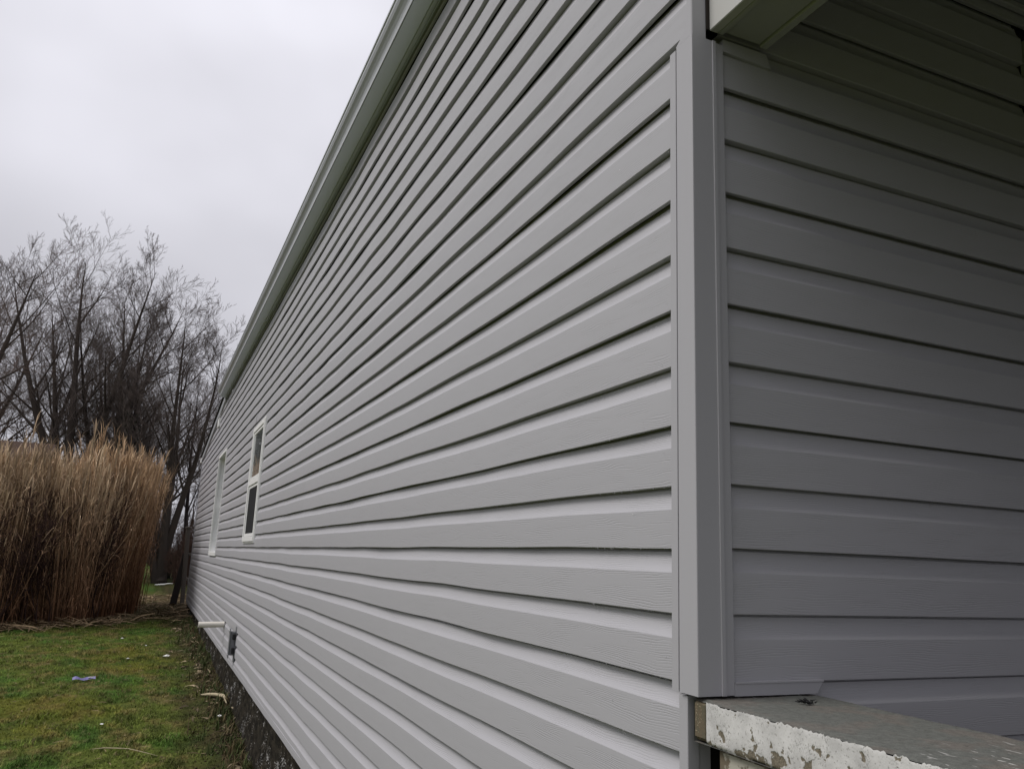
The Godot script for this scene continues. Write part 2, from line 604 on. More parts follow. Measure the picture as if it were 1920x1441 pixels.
# ------------------------------------------------------------------ house
func build_house() -> void:
	var house := thing("house", Vector3.ZERO, "long single storey house clad in grey lapped vinyl siding", "house")
	build_side_siding(house)
	# porch wall panels, from the corner to the door casing
	for row in range(-5, 7):
		var y0 := row * 2 * P
		panel(house, "b", row, 0.080, 1.1525 if y0 < 1.35 else 3.4, func(_s): return 1.60)
	for row in range(-5, 6):
		panel(house, "b", row, 2.17, 4.9, func(_s): return 1.60)
	# walls behind the cladding (thickness), floor and ceiling so that the rooms are closed
	var mb := MB.new()
	var wx := AX + 0.030
	var wx2 := wx + 0.14
	var sh: Material = M["dark room"]
	var holes := [[-8.30, -7.33, 0.06, 1.31], [-13.55, -12.2, -0.13, 1.52]]
	var zc := -0.055
	for h in holes:
		mb.box(Vector3(wx, -1.2, h[1]), Vector3(wx2, EAVE, zc))
		mb.box(Vector3(wx, -1.2, h[0]), Vector3(wx2, h[2], h[1]))
		mb.box(Vector3(wx, h[3], h[0]), Vector3(wx2, EAVE, h[1]))
		zc = h[0]
	mb.box(Vector3(wx, -1.2, WALL_END), Vector3(wx2, 2.05, zc))
	mb.box(Vector3(WIDTH - 0.14, -1.2, WALL_END), Vector3(WIDTH, 2.05, -0.03))
	mb.box(Vector3(wx2, -1.2, WALL_END), Vector3(WIDTH - 0.14, 2.05, WALL_END + 0.14))
	mb.box(Vector3(wx2, -1.2, HOUSE_END), Vector3(WIDTH - 0.14, 2.7, HOUSE_END + 0.1))
	mb.box(Vector3(wx2, -1.2, -0.17), Vector3(WIDTH - 0.14, 2.7, -0.055))
	mb.box(Vector3(wx2, -1.28, WALL_END + 0.14), Vector3(WIDTH - 0.14, -1.2, -0.17))
	part("inner_wall", mb, sh, house)
	# outer skins that the photograph does not show: far gable and back
	mb = MB.new()
	mb.box(Vector3(0.0, -1.235, WALL_END - 0.02), Vector3(WIDTH + 0.01, 2.05, WALL_END - 0.002))
	mb.box(Vector3(WIDTH + 0.002, -1.235, WALL_END), Vector3(WIDTH + 0.02, 2.5, 0.0))
	mb.box(Vector3(4.9, -1.9, -0.028), Vector3(WIDTH, 1.6, -0.004))
	mb.face([Vector3(0.1, 1.62, -0.012), Vector3(WIDTH, 1.62, -0.012), Vector3(WIDTH, 2.58, -0.012), Vector3(WIDTH / 2, 3.75, -0.012), Vector3(0.1, 2.58, -0.012)], Vector3(0, 0, 1))
	part("gable_wall", mb, M["grey vinyl trim"], house)
	build_corner(house)
	build_eave(house)
	build_windows(house)
	build_foundation(house)
	build_porch(house)
	build_fittings(house)


func build_corner(house: Node3D) -> void:
	# wide outside corner post; outline in plan (x, z), pushed up along y
	var up := func(y: float) -> Transform3D: return Transform3D(Basis(Vector3(1, 0, 0), Vector3(0, 0, 1), Vector3(0, 1, 0)), Vector3(0, y, 0))
	var r := 0.0022
	var plan := PackedVector2Array([Vector2(0.0, -0.0575), Vector2(0.0, -r), Vector2(r * 0.3, -r * 0.3), Vector2(r, 0.0), Vector2(0.0545, 0.0), Vector2(0.0555, 0.0024), Vector2(0.0635, 0.0024), Vector2(0.0645, -0.0032), Vector2(0.087, -0.0032), Vector2(0.0875, -0.012), Vector2(0.03, -0.012), Vector2(0.03, -0.05), Vector2(0.015, -0.055), Vector2(0.016, -0.089), Vector2(0.0045, -0.0888), Vector2(0.0035, -0.0878), Vector2(0.0035, -0.0670), Vector2(0.0042, -0.0663), Vector2(0.0125, -0.0663), Vector2(0.0125, -0.0575)])
	var mb := MB.new()
	mb.extrude(plan, up.call(-0.27), 0.27 + 1.118)
	var post := part("corner_post", mb, M["grey vinyl trim"], house)
	# slanted shoulder where the flange stops, then the slim post above
	mb = MB.new()
	mb.extrude(PackedVector2Array([Vector2(-0.018, 1.1185), Vector2(-0.0612, 1.1185), Vector2(-0.018, 1.147)]), Transform3D(Basis(Vector3(0, 0, 1), Vector3(0, 1, 0), Vector3(-1, 0, 0)), Vector3(0.012, 0, 0)), 0.0118)
	mb.extrude(PackedVector2Array([Vector2(0.0, -0.018), Vector2(0, -r), Vector2(r, 0), Vector2(0.038, 0), Vector2(0.038, -0.03), Vector2(0.014, -0.03), Vector2(0.014, -0.018)]), up.call(1.1182), 1.46)
	part("slim_post", mb, M["grey vinyl trim"], post)
	# slim post below the coping
	mb = MB.new()
	mb.extrude(PackedVector2Array([Vector2(0.006, -0.068), Vector2(0.006, -0.0428), Vector2(0.0072, -0.0415), Vector2(0.031, -0.0415), Vector2(0.0315, -0.0445), Vector2(0.060, -0.0445), Vector2(0.060, -0.06), Vector2(0.02, -0.06), Vector2(0.02, -0.068)]), up.call(-1.235), 0.96)
	part("slim_post", mb, M["grey vinyl trim"], post)
	# short J strips with mitred ends at the head and foot of the porch wall cladding
	for low in [true, false]:
		mb = MB.new()
		var x1 := 0.309 if low else 0.224
		var ya := -0.272 if low else 1.104
		var yb := -0.246 if low else 1.134
		var pl: PackedVector2Array
		if low:
			pl = PackedVector2Array([Vector2(0.0878, ya), Vector2(x1 - 0.018, ya), Vector2(x1, yb - 0.002), Vector2(x1, yb), Vector2(0.0878, yb)])
		else:
			pl = PackedVector2Array([Vector2(0.0878, yb), Vector2(0.0878, ya), Vector2(x1, ya - 0.004), Vector2(x1 - 0.012, yb)])
		mb.extrude(pl, Transform3D(Basis.IDENTITY, Vector3(0, 0, BZ - 0.004)), 0.0125)
		if low: mb.box(Vector3(0.0878, yb - 0.004, BZ + 0.0086), Vector3(x1 - 0.001, yb + 0.0005, BZ + 0.0105), 0.0008)
		part("mitred_trim", mb, M["grey vinyl trim"], house)


func build_eave(house: Node3D) -> void:
	var z0 := 0.28
	var len := z0 - HOUSE_END
	var xf := Transform3D(Basis(Vector3(1, 0, 0), Vector3(0, 1, 0), Vector3(0, 0, 1)), Vector3(0, 0, HOUSE_END))
	# K profile gutter: bottom, ogee front, rolled lip (a thin closed trough)
	var o := PackedVector2Array([Vector2(-0.028, EAVE + 0.125), Vector2(-0.028, EAVE), Vector2(-0.110, EAVE), Vector2(-0.1145, EAVE + 0.004), Vector2(-0.1145, EAVE + 0.034), Vector2(-0.119, EAVE + 0.048), Vector2(-0.130, EAVE + 0.064), Vector2(-0.143, EAVE + 0.078), Vector2(-0.151, EAVE + 0.094), Vector2(-0.153, EAVE + 0.112), Vector2(-0.158, EAVE + 0.114), Vector2(-0.158, EAVE + 0.128), Vector2(-0.146, EAVE + 0.130), Vector2(-0.149, EAVE + 0.110), Vector2(-0.147, EAVE + 0.096), Vector2(-0.140, EAVE + 0.081), Vector2(-0.127, EAVE + 0.067), Vector2(-0.116, EAVE + 0.05), Vector2(-0.1115, EAVE + 0.036), Vector2(-0.1115, EAVE + 0.003), Vector2(-0.031, EAVE + 0.003), Vector2(-0.031, EAVE + 0.125)])
	var mb := MB.new()
	mb.extrude(o, xf, len)
	mb.extrude(PackedVector2Array([Vector2(-0.0275, EAVE), Vector2(-0.114, EAVE + 0.001), Vector2(-0.114, EAVE + 0.034), Vector2(-0.130, EAVE + 0.064), Vector2(-0.150, EAVE + 0.094), Vector2(-0.152, EAVE + 0.112), Vector2(-0.0275, EAVE + 0.125)]), xf.translated(Vector3(0, 0, -0.002)), 0.003)
	var gutter := part("gutter", mb, M["gutter aluminium"], house)
	mb = MB.new()
	mb.box(Vector3(-0.1125, EAVE - 0.0045, HOUSE_END), Vector3(-0.1165, EAVE + 0.004, z0), 0.0012)
	part("hem", mb, M["gutter aluminium"], gutter)
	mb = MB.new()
	mb.box(Vector3(-0.1095, EAVE - 0.0035, HOUSE_END + 0.01), Vector3(-0.0285, EAVE - 0.0005, z0 - 0.01))  # added sheet, its pale colour brightens the gutter underside
	part("lightened_sheet", mb, M["lightened underside"], gutter)
	mb = MB.new()
	mb.box(Vector3(-0.0265, EAVE - 0.012, HOUSE_END), Vector3(-0.006, EAVE + 0.14, z0 - 0.02), 0.002)
	part("fascia", mb, M["soffit grey"], house)
	mb = MB.new()
	mb.box(Vector3(-0.0055, EAVE - 0.004, HOUSE_END), Vector3(AX + 0.02, EAVE + 0.02, z0 - 0.02))
	mb.box(Vector3(-0.0045, EAVE - 0.02, HOUSE_END), Vector3(-0.002, EAVE - 0.004, -0.02))
	part("soffit", mb, M["soffit grey"], house)
	# roof: two slopes, and the lower slope of the addition
	mb = MB.new()
	var ridge := Vector2(WIDTH / 2, 3.95)
	for s in [[-0.06, 0.0], [WIDTH + 0.06, 0.0]]:
		var e := Vector2(s[0], EAVE + 0.135)
		mb.extrude(PackedVector2Array([e, ridge, ridge + Vector2(0, 0.05), e + Vector2(0, 0.035)]), Transform3D(Basis.IDENTITY, Vector3(0, 0, HOUSE_END - 0.2)), z0 - HOUSE_END + 0.2)
	var run := HOUSE_END - WALL_END
	mb.extrude(PackedVector2Array([Vector2(HOUSE_END, EAVE + 0.08), Vector2(WALL_END - 0.12, 2.10), Vector2(WALL_END - 0.12, 2.13), Vector2(HOUSE_END, EAVE + 0.115)]), Transform3D(Basis(Vector3(0, 0, 1), Vector3(0, 1, 0), Vector3(-1, 0, 0)), Vector3(WIDTH + 0.06, 0, 0)), WIDTH + 0.105)
	part("roof", mb, M["roof shingle"], house)
	# rake board and trim of the addition
	mb = MB.new()
	mb.extrude(PackedVector2Array([Vector2(HOUSE_END - 0.002, EAVE - 0.05), Vector2(WALL_END - 0.05, 1.985), Vector2(WALL_END - 0.05, 2.09), Vector2(HOUSE_END - 0.002, EAVE + 0.07)]), Transform3D(Basis(Vector3(0, 0, 1), Vector3(0, 1, 0), Vector3(-1, 0, 0)), Vector3(AX + 0.02, 0, 0)), 0.05)
	part("rake_board", mb, M["gutter aluminium"], house)
	# end of the low gutter behind the far corner
	mb = MB.new()
	mb.box(Vector3(-0.04, 1.95, WALL_END - 0.16), Vector3(0.5, 2.07, WALL_END - 0.03), 0.01)
	part("gutter_end", mb, M["white vinyl"], house)
	# small white vent under the rake
	mb = MB.new()
	mb.box(Vector3(AX - 0.03, 2.20, -14.62), Vector3(AX + 0.01, 2.36, -14.9), 0.006)
	part("vent_cover", mb, M["white vinyl"], house)
	# far corner post and cap strips
	mb = MB.new()
	mb.box(Vector3(AX - 0.008, -1.235, WALL_END - 0.03), Vector3(AX + 0.05, 2.0, WALL_END + 0.075), 0.004)
	part("corner_post", mb, M["grey vinyl trim"], house)


func build_windows(house: Node3D) -> void:
	# double hung window, frame proud of the siding
	var mb := MB.new()
	var za := -8.305; var zb := -7.325; var ya := 0.055; var yb := 1.315
	var xo := AX - 0.022; var xi := AX + 0.06
	mb.box(Vector3(xo, ya, za), Vector3(xi, yb, za + 0.055), 0.003)
	mb.box(Vector3(xo, ya, zb - 0.04), Vector3(xi, yb, zb), 0.003)
	mb.box(Vector3(xo, ya, za + 0.055), Vector3(xi, ya + 0.05, zb - 0.04), 0.003)
	mb.box(Vector3(xo, yb - 0.05, za + 0.055), Vector3(xi, yb, zb - 0.04), 0.003)
	var win := part("window", mb, M["white vinyl"], house)
	mb = MB.new()
	for side in [za - 0.016, zb + 0.001]:
		mb.box(Vector3(AX - 0.012, ya - 0.015, side), Vector3(AX + 0.01, yb + 0.015, side + 0.015), 0.002)
	mb.box(Vector3(AX - 0.012, ya - 0.016, za), Vector3(AX + 0.01, ya - 0.001, zb), 0.002)
	mb.box(Vector3(AX - 0.012, yb + 0.001, za), Vector3(AX + 0.01, yb + 0.016, zb), 0.002)
	part("trim_channel", mb, M["white vinyl"], win)
	var ym := 0.69
	mb = MB.new()
	mb.box(Vector3(AX - 0.018, ym - 0.03, za + 0.056), Vector3(AX + 0.03, ym + 0.03, zb - 0.041), 0.004)
	for q in [[ya + 0.056, ym - 0.031, AX - 0.008], [ym + 0.031, yb - 0.051, AX - 0.013]]:
		mb.box(Vector3(q[2], q[0], za + 0.056), Vector3(q[2] + 0.02, q[1], za + 0.078), 0.003)
		mb.box(Vector3(q[2], q[0], zb - 0.058), Vector3(q[2] + 0.02, q[1], zb - 0.041), 0.003)
		mb.box(Vector3(q[2], q[0], za + 0.0785), Vector3(q[2] + 0.02, q[0] + 0.03, zb - 0.0585), 0.003)
		mb.box(Vector3(q[2], q[1] - 0.03, za + 0.0785), Vector3(q[2] + 0.02, q[1], zb - 0.0585), 0.003)
	part("sash", mb, M["white vinyl"], win)
	mb = MB.new()
	mb.box(Vector3(AX - 0.007, ym + 0.061, za + 0.0785), Vector3(AX - 0.003, yb - 0.081, zb - 0.0585))
	part("pane", mb, M["window glass"], win)
	mb = MB.new()
	mb.box(Vector3(AX - 0.003, ya + 0.086, za + 0.0785), Vector3(AX - 0.001, ym - 0.061, zb - 0.0585))
	part("insect_screen", mb, M["screen mesh"], win)
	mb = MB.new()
	mb.box(Vector3(AX + 0.09, ya, za), Vector3(AX + 0.095, yb, zb))  # dark sheet standing in for the unlit room behind the glass
	part("dark_backing", mb, M["dark room"], win)
	# deep set window with white wrapped reveal
	za = -13.56; zb = -12.19; ya = -0.14; yb = 1.53
	xo = AX - 0.018
	mb = MB.new()
	mb.box(Vector3(xo, ya, za), Vector3(AX + 0.02, yb, za + 0.05), 0.003)
	mb.box(Vector3(xo + 0.008, ya, zb - 0.025), Vector3(AX + 0.02, yb, zb), 0.003)
	mb.box(Vector3(xo, ya, za + 0.05), Vector3(AX + 0.02, ya + 0.06, zb - 0.025), 0.003)
	mb.box(Vector3(xo, yb - 0.05, za + 0.05), Vector3(AX + 0.02, yb, zb - 0.025), 0.003)
	win = part("window", mb, M["white vinyl"], house)
	win.set_meta("label", "deep set window with wide white reveal")
	mb = MB.new()
	mb.box(Vector3(AX + 0.0205, ya + 0.01, za + 0.01), Vector3(AX + 0.125, yb - 0.01, za + 0.03))
	mb.box(Vector3(AX + 0.0205, ya + 0.01, zb - 0.03), Vector3(AX + 0.125, yb - 0.01, zb - 0.01))
	mb.box(Vector3(AX + 0.0205, ya + 0.01, za + 0.0305), Vector3(AX + 0.125, ya + 0.04, zb - 0.0305))
	mb.box(Vector3(AX + 0.0205, yb - 0.04, za + 0.0305), Vector3(AX + 0.125, yb - 0.01, zb - 0.0305))
	part("reveal", mb, mat("white wrap", Color(0.88, 0.88, 0.88), 0.5, 0.4), win)
	mb = MB.new()
	mb.box(Vector3(AX + 0.095, ya + 0.041, za + 0.031), Vector3(AX + 0.115, ya + 0.1, zb - 0.031))
	part("sash_rail", mb, M["white vinyl"], win)
	mb = MB.new()
	mb.box(Vector3(AX + 0.095, yb - 0.1, za + 0.031), Vector3(AX + 0.115, yb - 0.041, zb - 0.031))
	part("sash_rail", mb, M["white vinyl"], win)
	mb = MB.new()
	mb.box(Vector3(AX + 0.09, 0.66, za + 0.031), Vector3(AX + 0.115, 0.72, zb - 0.031))
	part("sash_rail", mb, M["white vinyl"], win)
	mb = MB.new()
	mb.box(Vector3(AX + 0.103, ya + 0.1, za + 0.031), Vector3(AX + 0.107, 0.66, zb - 0.031))
	mb.box(Vector3(AX + 0.103, 0.72, za + 0.031), Vector3(AX + 0.107, yb - 0.1, zb - 0.031))
	part("pane", mb, M["window glass"], win)
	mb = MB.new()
	mb.box(Vector3(AX + 0.15, ya, za), Vector3(AX + 0.155, yb, zb))  # backing that puts the darkness of the room into its colour
	part("dark_backing", mb, M["dark room"], win)


func build_foundation(house: Node3D) -> void:
	# rough, slightly bulging foundation wall set back under the siding
	var mb := MB.new()
	var f := noise(41, 0.9, 4)
	var zs := []
	var z := 0.0
	while z > WALL_END:
		zs.append(z); z -= 0.06
	zs.append(WALL_END)
	var ys := []
	for k in 15: ys.append(-1.22 - 0.06 * k)
	for r in ys.size():
		for q in zs.size():
			var d := f.get_noise_2d(zs[q] * 6.0, ys[r] * 6.0) * 0.014 + f.get_noise_2d(zs[q] * 30.0, ys[r] * 30.0) * 0.005
			var flare := smoothstep(-1.35, -1.75, ys[r]) * 0.03
			mb.vert(Vector3(AX + 0.018 + d - flare, ys[r], zs[q]), Vector3(-1, 0, 0), Vector2(zs[q], ys[r]))
	for r in ys.size() - 1:
		for q in zs.size() - 1:
			var a := r * zs.size() + q
			var e1 := mb.v[a + 1] - mb.v[a]; var e2 := mb.v[a + zs.size()] - mb.v[a]
			var nn := e1.cross(e2).normalized()
			if nn.x > 0: nn = -nn
			mb.n[a] = nn
			mb.tri(a, a + zs.size() + 1, a + zs.size())
			mb.tri(a, a + 1, a + zs.size() + 1)
	mb.box(Vector3(AX + 0.06, -2.1, WALL_END), Vector3(WIDTH, -1.29, -0.05))
	part("foundation", mb, M["flaking parging"], house)
	# starter strip along the foot of the siding
	mb = MB.new()
	mb.extrude(PackedVector2Array([Vector2(AX - 0.004, -1.246), Vector2(AX - 0.0025, -1.2475), Vector2(AX + 0.02, -1.244), Vector2(AX + 0.02, -1.24), Vector2(AX + 0.002, -1.238), Vector2(AX + 0.002, -1.222), Vector2(AX - 0.003, -1.222)]), Transform3D(Basis.IDENTITY, Vector3(0, 0, WALL_END)), -WALL_END - 0.07)
	part("starter_strip", mb, M["grey vinyl trim"], house)


func build_porch(house: Node3D) -> void:
	# parapet with a concrete coping, running out from the porch wall beside the corner post
	var z0 := -0.024; var z1 := 3.24
	var x0 := 0.008; var x1 := 0.302; var yt := -0.2755; var yb := -0.351
	var n1 := noise(61, 0.16, 4); var n2 := noise(62, 0.7, 3); var n3 := noise(63, 0.5, 3)
	# textures
	var W := 1024; var H := 96
	var im := Image.create(W, H, false, Image.FORMAT_RGB8)
	var hm := Image.create(W, H, false, Image.FORMAT_L8)
	var fine := noise(64, 2.6, 3); var broad := noise(65, 0.12, 3)
	for x in W:
		var z := 0.014 + float(x) / W * 0.75
		for y in H:
			var yy := yt - float(y) / H * 0.08
			var k := flake(z, yy, n1, n2)
			var s := smoothstep(-0.012, 0.012, k)
			var fz := fine.get_noise_2d(z * 100.0, yy * 100.0)
			var base := Color(0.20, 0.175, 0.13) * (0.85 + 0.5 * fz)
			var white := Color(0.58, 0.575, 0.56) * (0.96 + 0.30 * broad.get_noise_2d(z * 100.0, yy * 100.0) + 0.06 * fz)
			var crack := n2.get_noise_2d(z * 130.0 + 40.0, yy * 130.0)
			var near := smoothstep(0.5, 0.05, k)
			var cr := smoothstep(0.035, 0.012, absf(crack)) * smoothstep(0.0, 0.25, n3.get_noise_2d(z * 30.0, yy * 30.0) + near * 0.3)
			var pit := smoothstep(0.42, 0.52, n2.get_noise_2d(z * 210.0, yy * 190.0 + 70.0))
			white = white.lerp(Color(0.10, 0.095, 0.085), clampf(cr * 0.7 + pit * 0.45, 0, 1))
			im.set_pixel(x, y, base.lerp(white, s).linear_to_srgb())
			hm.set_pixel(x, y, Color.from_hsv(0, 0, clampf(0.25 + s * 0.45 + fz * 0.06 - cr * 0.25 - pit * 0.2, 0, 1)))
	var paint := mat("peeling white paint", Color(1, 1, 1), 0.8, 0.35)
	paint.albedo_texture = tex(im)
	paint.normal_enabled = true
	paint.normal_texture = bump(hm, 2.2)
	var top := Image.create(1024, 512, false, Image.FORMAT_RGB8)
	var s1 := noise(71, 0.006, 4); var s2 := noise(72, 0.05, 4); var s3 := noise(73, 0.03, 2)
	for x in 1024:
		for y in 512:
			var a := s1.get_noise_2d(x, y); var b := s2.get_noise_2d(x, y)
			var c := Color(0.150, 0.156, 0.142).lerp(Color(0.172, 0.160, 0.142), smoothstep(-0.15, 0.35, a + (x - 420) * 0.0006))
			c = c * 0.86 * (1.0 + 0.26 * b + 0.30 * s3.get_noise_2d(x * 9.0, y * 9.0))
			var fl := s3.get_noise_2d(x * 0.55, y * 2.6 + 300)
			c = c.lerp(Color(0.55, 0.54, 0.52), smoothstep(0.53, 0.58, fl) * smoothstep(430, 560, x))
			var grime := smoothstep(0.36, 0.5, s2.get_noise_2d(x * 0.8 + 900, y * 2.0))
			c = c.lerp(Color(0.07, 0.07, 0.06), grime * 0.5)
			top.set_pixel(x, y, c.linear_to_srgb())
	var conc := mat("stained concrete", Color(1, 1, 1), 0.85, 0.35)
	conc.albedo_texture = tex(top)
	conc.normal_enabled = true
	conc.normal_texture = bump(top, 0.8)
	# painted side face as a finely divided sheet: flakes stand proud, the arris is chipped
	var mb := MB.new()
	var nz := 260; var ny := 18
	var zs0 := 0.0145
	for r in ny + 1:
		var yy := lerpf(yt, yb, float(r) / ny)
		for q in nz + 1:
			var z := zs0 + 0.75 * q / nz
			var k := flake(z, yy, n1, n2)
			var d := 0.0009 * smoothstep(-0.02, 0.03, k) + 0.0005 * n3.get_noise_2d(z * 120.0, yy * 120.0)
			var y := yy
			if r == 0: y += 0.003 * n2.get_noise_1d(z * 160.0) - 0.0015; d -= 0.0005
			if r == 0: y += -0.004 * smoothstep(0.1, 0.5, n3.get_noise_1d(z * 60.0 + 9.0))
			if r == ny: y += 0.004 * n3.get_noise_1d(z * 90.0) ; d -= 0.004
			mb.vert(Vector3(x0 - d, y, z), Vector3(-1, 0, 0), Vector2((z - 0.014) / 0.75, (yt - yy) / 0.08))
	for r in ny:
		for q in nz:
			var a := r * (nz + 1) + q
			mb.tri(a, a + nz + 1, a + nz + 2)
			mb.tri(a, a + nz + 2, a + 1)
	# smooth normals from the displaced sheet
	for r in ny + 1:
		for q in nz + 1:
			var a := r * (nz + 1) + q
			var l := a - 1 if q > 0 else a; var rr := a + 1 if q < nz else a
			var u := a - nz - 1 if r > 0 else a; var dn := a + nz + 1 if r < ny else a
			mb.n[a] = (mb.v[dn] - mb.v[u]).cross(mb.v[rr] - mb.v[l]).normalized()
			if mb.n[a].x > 0: mb.n[a] = -mb.n[a]
	var body := MB.new()
	# lower parapet wall
	body.box(Vector3(0.020, -2.05, 0.030), Vector3(0.275, yb - 0.0005, z1 - 0.04), 0.006)
	var wall_m := mat("old whitewashed render", Color(1, 1, 1), 0.9, 0.3)
	var wi := Image.create(512, 512, false, Image.FORMAT_RGB8)
	for x in 512:
		for y in 512:
			var a := s1.get_noise_2d(x * 1.6, y * 0.8); var b := s2.get_noise_2d(x, y)
			var c := Color(0.42, 0.40, 0.34).lerp(Color(0.15, 0.125, 0.09), smoothstep(-0.1, 0.25, a + b * 0.5))
			wi.set_pixel(x, y, c.linear_to_srgb())
	wall_m.albedo_texture = tex(wi)
	wall_m.uv1_scale = Vector3(2.2, 2.2, 1)
	wall_m.normal_enabled = true
	wall_m.normal_texture = bump(wi, 4.0)
	var par := part("parapet", body, wall_m, house)
	var cm := MB.new()
	# coping block: top as a gently uneven sheet, plus the other faces
	var gx := 24; var gz := 150
	for q in gz + 1:
		var z := lerpf(z0, z1, float(q) / gz)
		for r in gx + 1:
			var x := lerpf(x0 + 0.0005, x1, float(r) / gx)
			var h := 0.0016 * n3.get_noise_2d(x * 60.0, z * 60.0) + 0.0005 * n2.get_noise_2d(x * 90.0, z * 90.0)
			if r == 0: h -= 0.0030
			if r == gx: h -= 0.004
			cm.vert(Vector3(x, yt + h, z), Vector3.UP, Vector2(z / 0.9, x / 0.45))
	for q in gz:
		for r in gx:
			var a := q * (gx + 1) + r
			cm.tri(a, a + gx + 1, a + gx + 2)
			cm.tri(a, a + gx + 2, a + 1)
	for q in range(1, gz):
		for r in range(1, gx):
			var a := q * (gx + 1) + r
			cm.n[a] = (cm.v[a + gx + 1] - cm.v[a - gx - 1]).cross(cm.v[a + 1] - cm.v[a - 1]).normalized()
	cm.face([Vector3(x1, yt - 0.004, z0), Vector3(x1, yb, z0), Vector3(x1, yb, z1), Vector3(x1, yt - 0.004, z1)], Vector3(1, 0, 0))
	cm.face([Vector3(x0, yb, z0), Vector3(x1, yb, z0), Vector3(x1, yb, z1), Vector3(x0, yb, z1)], Vector3(0, -1, 0))
	cm.face([Vector3(x0, yt, z1), Vector3(x1, yt, z1), Vector3(x1, yb, z1), Vector3(x0, yb, z1)], Vector3(0, 0, 1))
	cm.face([Vector3(x0, yt - 0.003, z0), Vector3(x1, yt, z0), Vector3(x1, yb, z0), Vector3(x0, yb, z0)], Vector3(0, 0, -1))
	cm.face([Vector3(x0 + 0.0015, yt - 0.003, zs0 + 0.745), Vector3(x0 + 0.0015, yb, zs0 + 0.745), Vector3(x0 + 0.0015, yb, z1), Vector3(x0 + 0.0015, yt - 0.003, z1)], Vector3(-1, 0, 0))
	var coping := part("coping", cm, conc, par)
	part("peeling_face", mb, paint, par).set_meta("label", "flaking white painted edge of the concrete coping")
	mb = MB.new()
	mb.box(Vector3(x0 - 0.0005, yb + 0.004, z0 - 0.002), Vector3(x0 + 0.02, yt - 0.002, zs0 + 0.001), 0.006)
	var bare: StandardMaterial3D = conc.duplicate()
	bare.albedo_color = Color(0.95, 0.89, 0.78)
	bare.uv1_scale = Vector3(9, 9, 1)
	part("bare_end", mb, bare, par)
	# porch floor behind the parapet
	mb = MB.new()
	mb.box(Vector3(0.276, -1.35, -0.01), Vector3(4.9, -1.22, z1), 0.01)
	part("porch_floor", mb, mat("grey concrete", Color(0.22, 0.22, 0.215), 0.9, 0.3), house)
	# porch beam: painted board outside, boxed soffit under it
	mb = MB.new()
	mb.box(Vector3(0.046, 1.1375, 0.003), Vector3(0.068, 1.62, 3.3), 0.002)
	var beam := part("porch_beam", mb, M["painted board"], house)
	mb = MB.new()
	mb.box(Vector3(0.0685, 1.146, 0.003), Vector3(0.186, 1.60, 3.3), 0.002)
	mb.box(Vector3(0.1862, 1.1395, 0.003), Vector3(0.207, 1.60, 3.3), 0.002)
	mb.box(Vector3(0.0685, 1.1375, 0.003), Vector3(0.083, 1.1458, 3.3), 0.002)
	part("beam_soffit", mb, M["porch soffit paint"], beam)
	# dark strip painted for the shade in the gap between post and beam
	mb = MB.new()
	mb.box(Vector3(0.0385, 1.140, 0.0005), Vector3(0.0458, 1.62, 0.0045))
	part("gap_shade_strip", mb, M["dark old wood"], beam)
	# ceiling and roof of the porch, and unseen sides added to darken it
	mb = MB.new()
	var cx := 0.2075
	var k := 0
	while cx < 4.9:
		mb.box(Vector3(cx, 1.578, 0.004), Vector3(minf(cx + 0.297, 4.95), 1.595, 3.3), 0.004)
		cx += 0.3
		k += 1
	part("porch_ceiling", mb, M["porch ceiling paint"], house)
	mb = MB.new()
	mb.box(Vector3(0.21, 1.556, BZ + 0.006), Vector3(4.9, 1.5775, 0.012), 0.003)
	part("ceiling_trim", mb, M["grey vinyl trim"], house)
	mb = MB.new()
	mb.extrude(PackedVector2Array([Vector2(0.0, 1.80), Vector2(3.45, 1.625), Vector2(3.45, 1.66), Vector2(0.0, 1.86)]), Transform3D(Basis(Vector3(0, 0, 1), Vector3(0, 1, 0), Vector3(-1, 0, 0)), Vector3(5.05, 0, 0)), 5.05)
	part("porch_roof", mb, M["roof shingle"], house)
	mb = MB.new()
	mb.box(Vector3(0.07, 1.18, 3.16), Vector3(4.95, 1.6, 3.3), 0.003)  # unseen front header, sized to keep sky light off the porch wall
	mb.box(Vector3(4.9, -1.9, 0.0), Vector3(5.0, 1.6, 3.3), 0.003)
	mb.box(Vector3(0.3, -1.9, 3.2), Vector3(4.9, -0.35, 3.3), 0.003)
	part("unseen_porch_frame", mb, M["grey vinyl trim"], house)
	# porch door with its casing, mostly out of the picture
	mb = MB.new()
	mb.box(Vector3(1.1555, -1.22, BZ - 0.012), Vector3(1.20, 1.475, BZ + 0.016), 0.003)
	mb.box(Vector3(2.10, -1.22, BZ - 0.012), Vector3(2.164, 1.475, BZ + 0.016), 0.003)
	mb.box(Vector3(1.2005, 1.41, BZ - 0.012), Vector3(2.0995, 1.475, BZ + 0.016), 0.003)
	var casing := part("door_casing", mb, M["grey vinyl trim"], house)
	mb = MB.new()
	mb.box(Vector3(1.2005, -1.21, BZ - 0.04), Vector3(2.0995, 1.409, BZ - 0.004), 0.003)
	part("porch_door", mb, M["door paint"], casing)


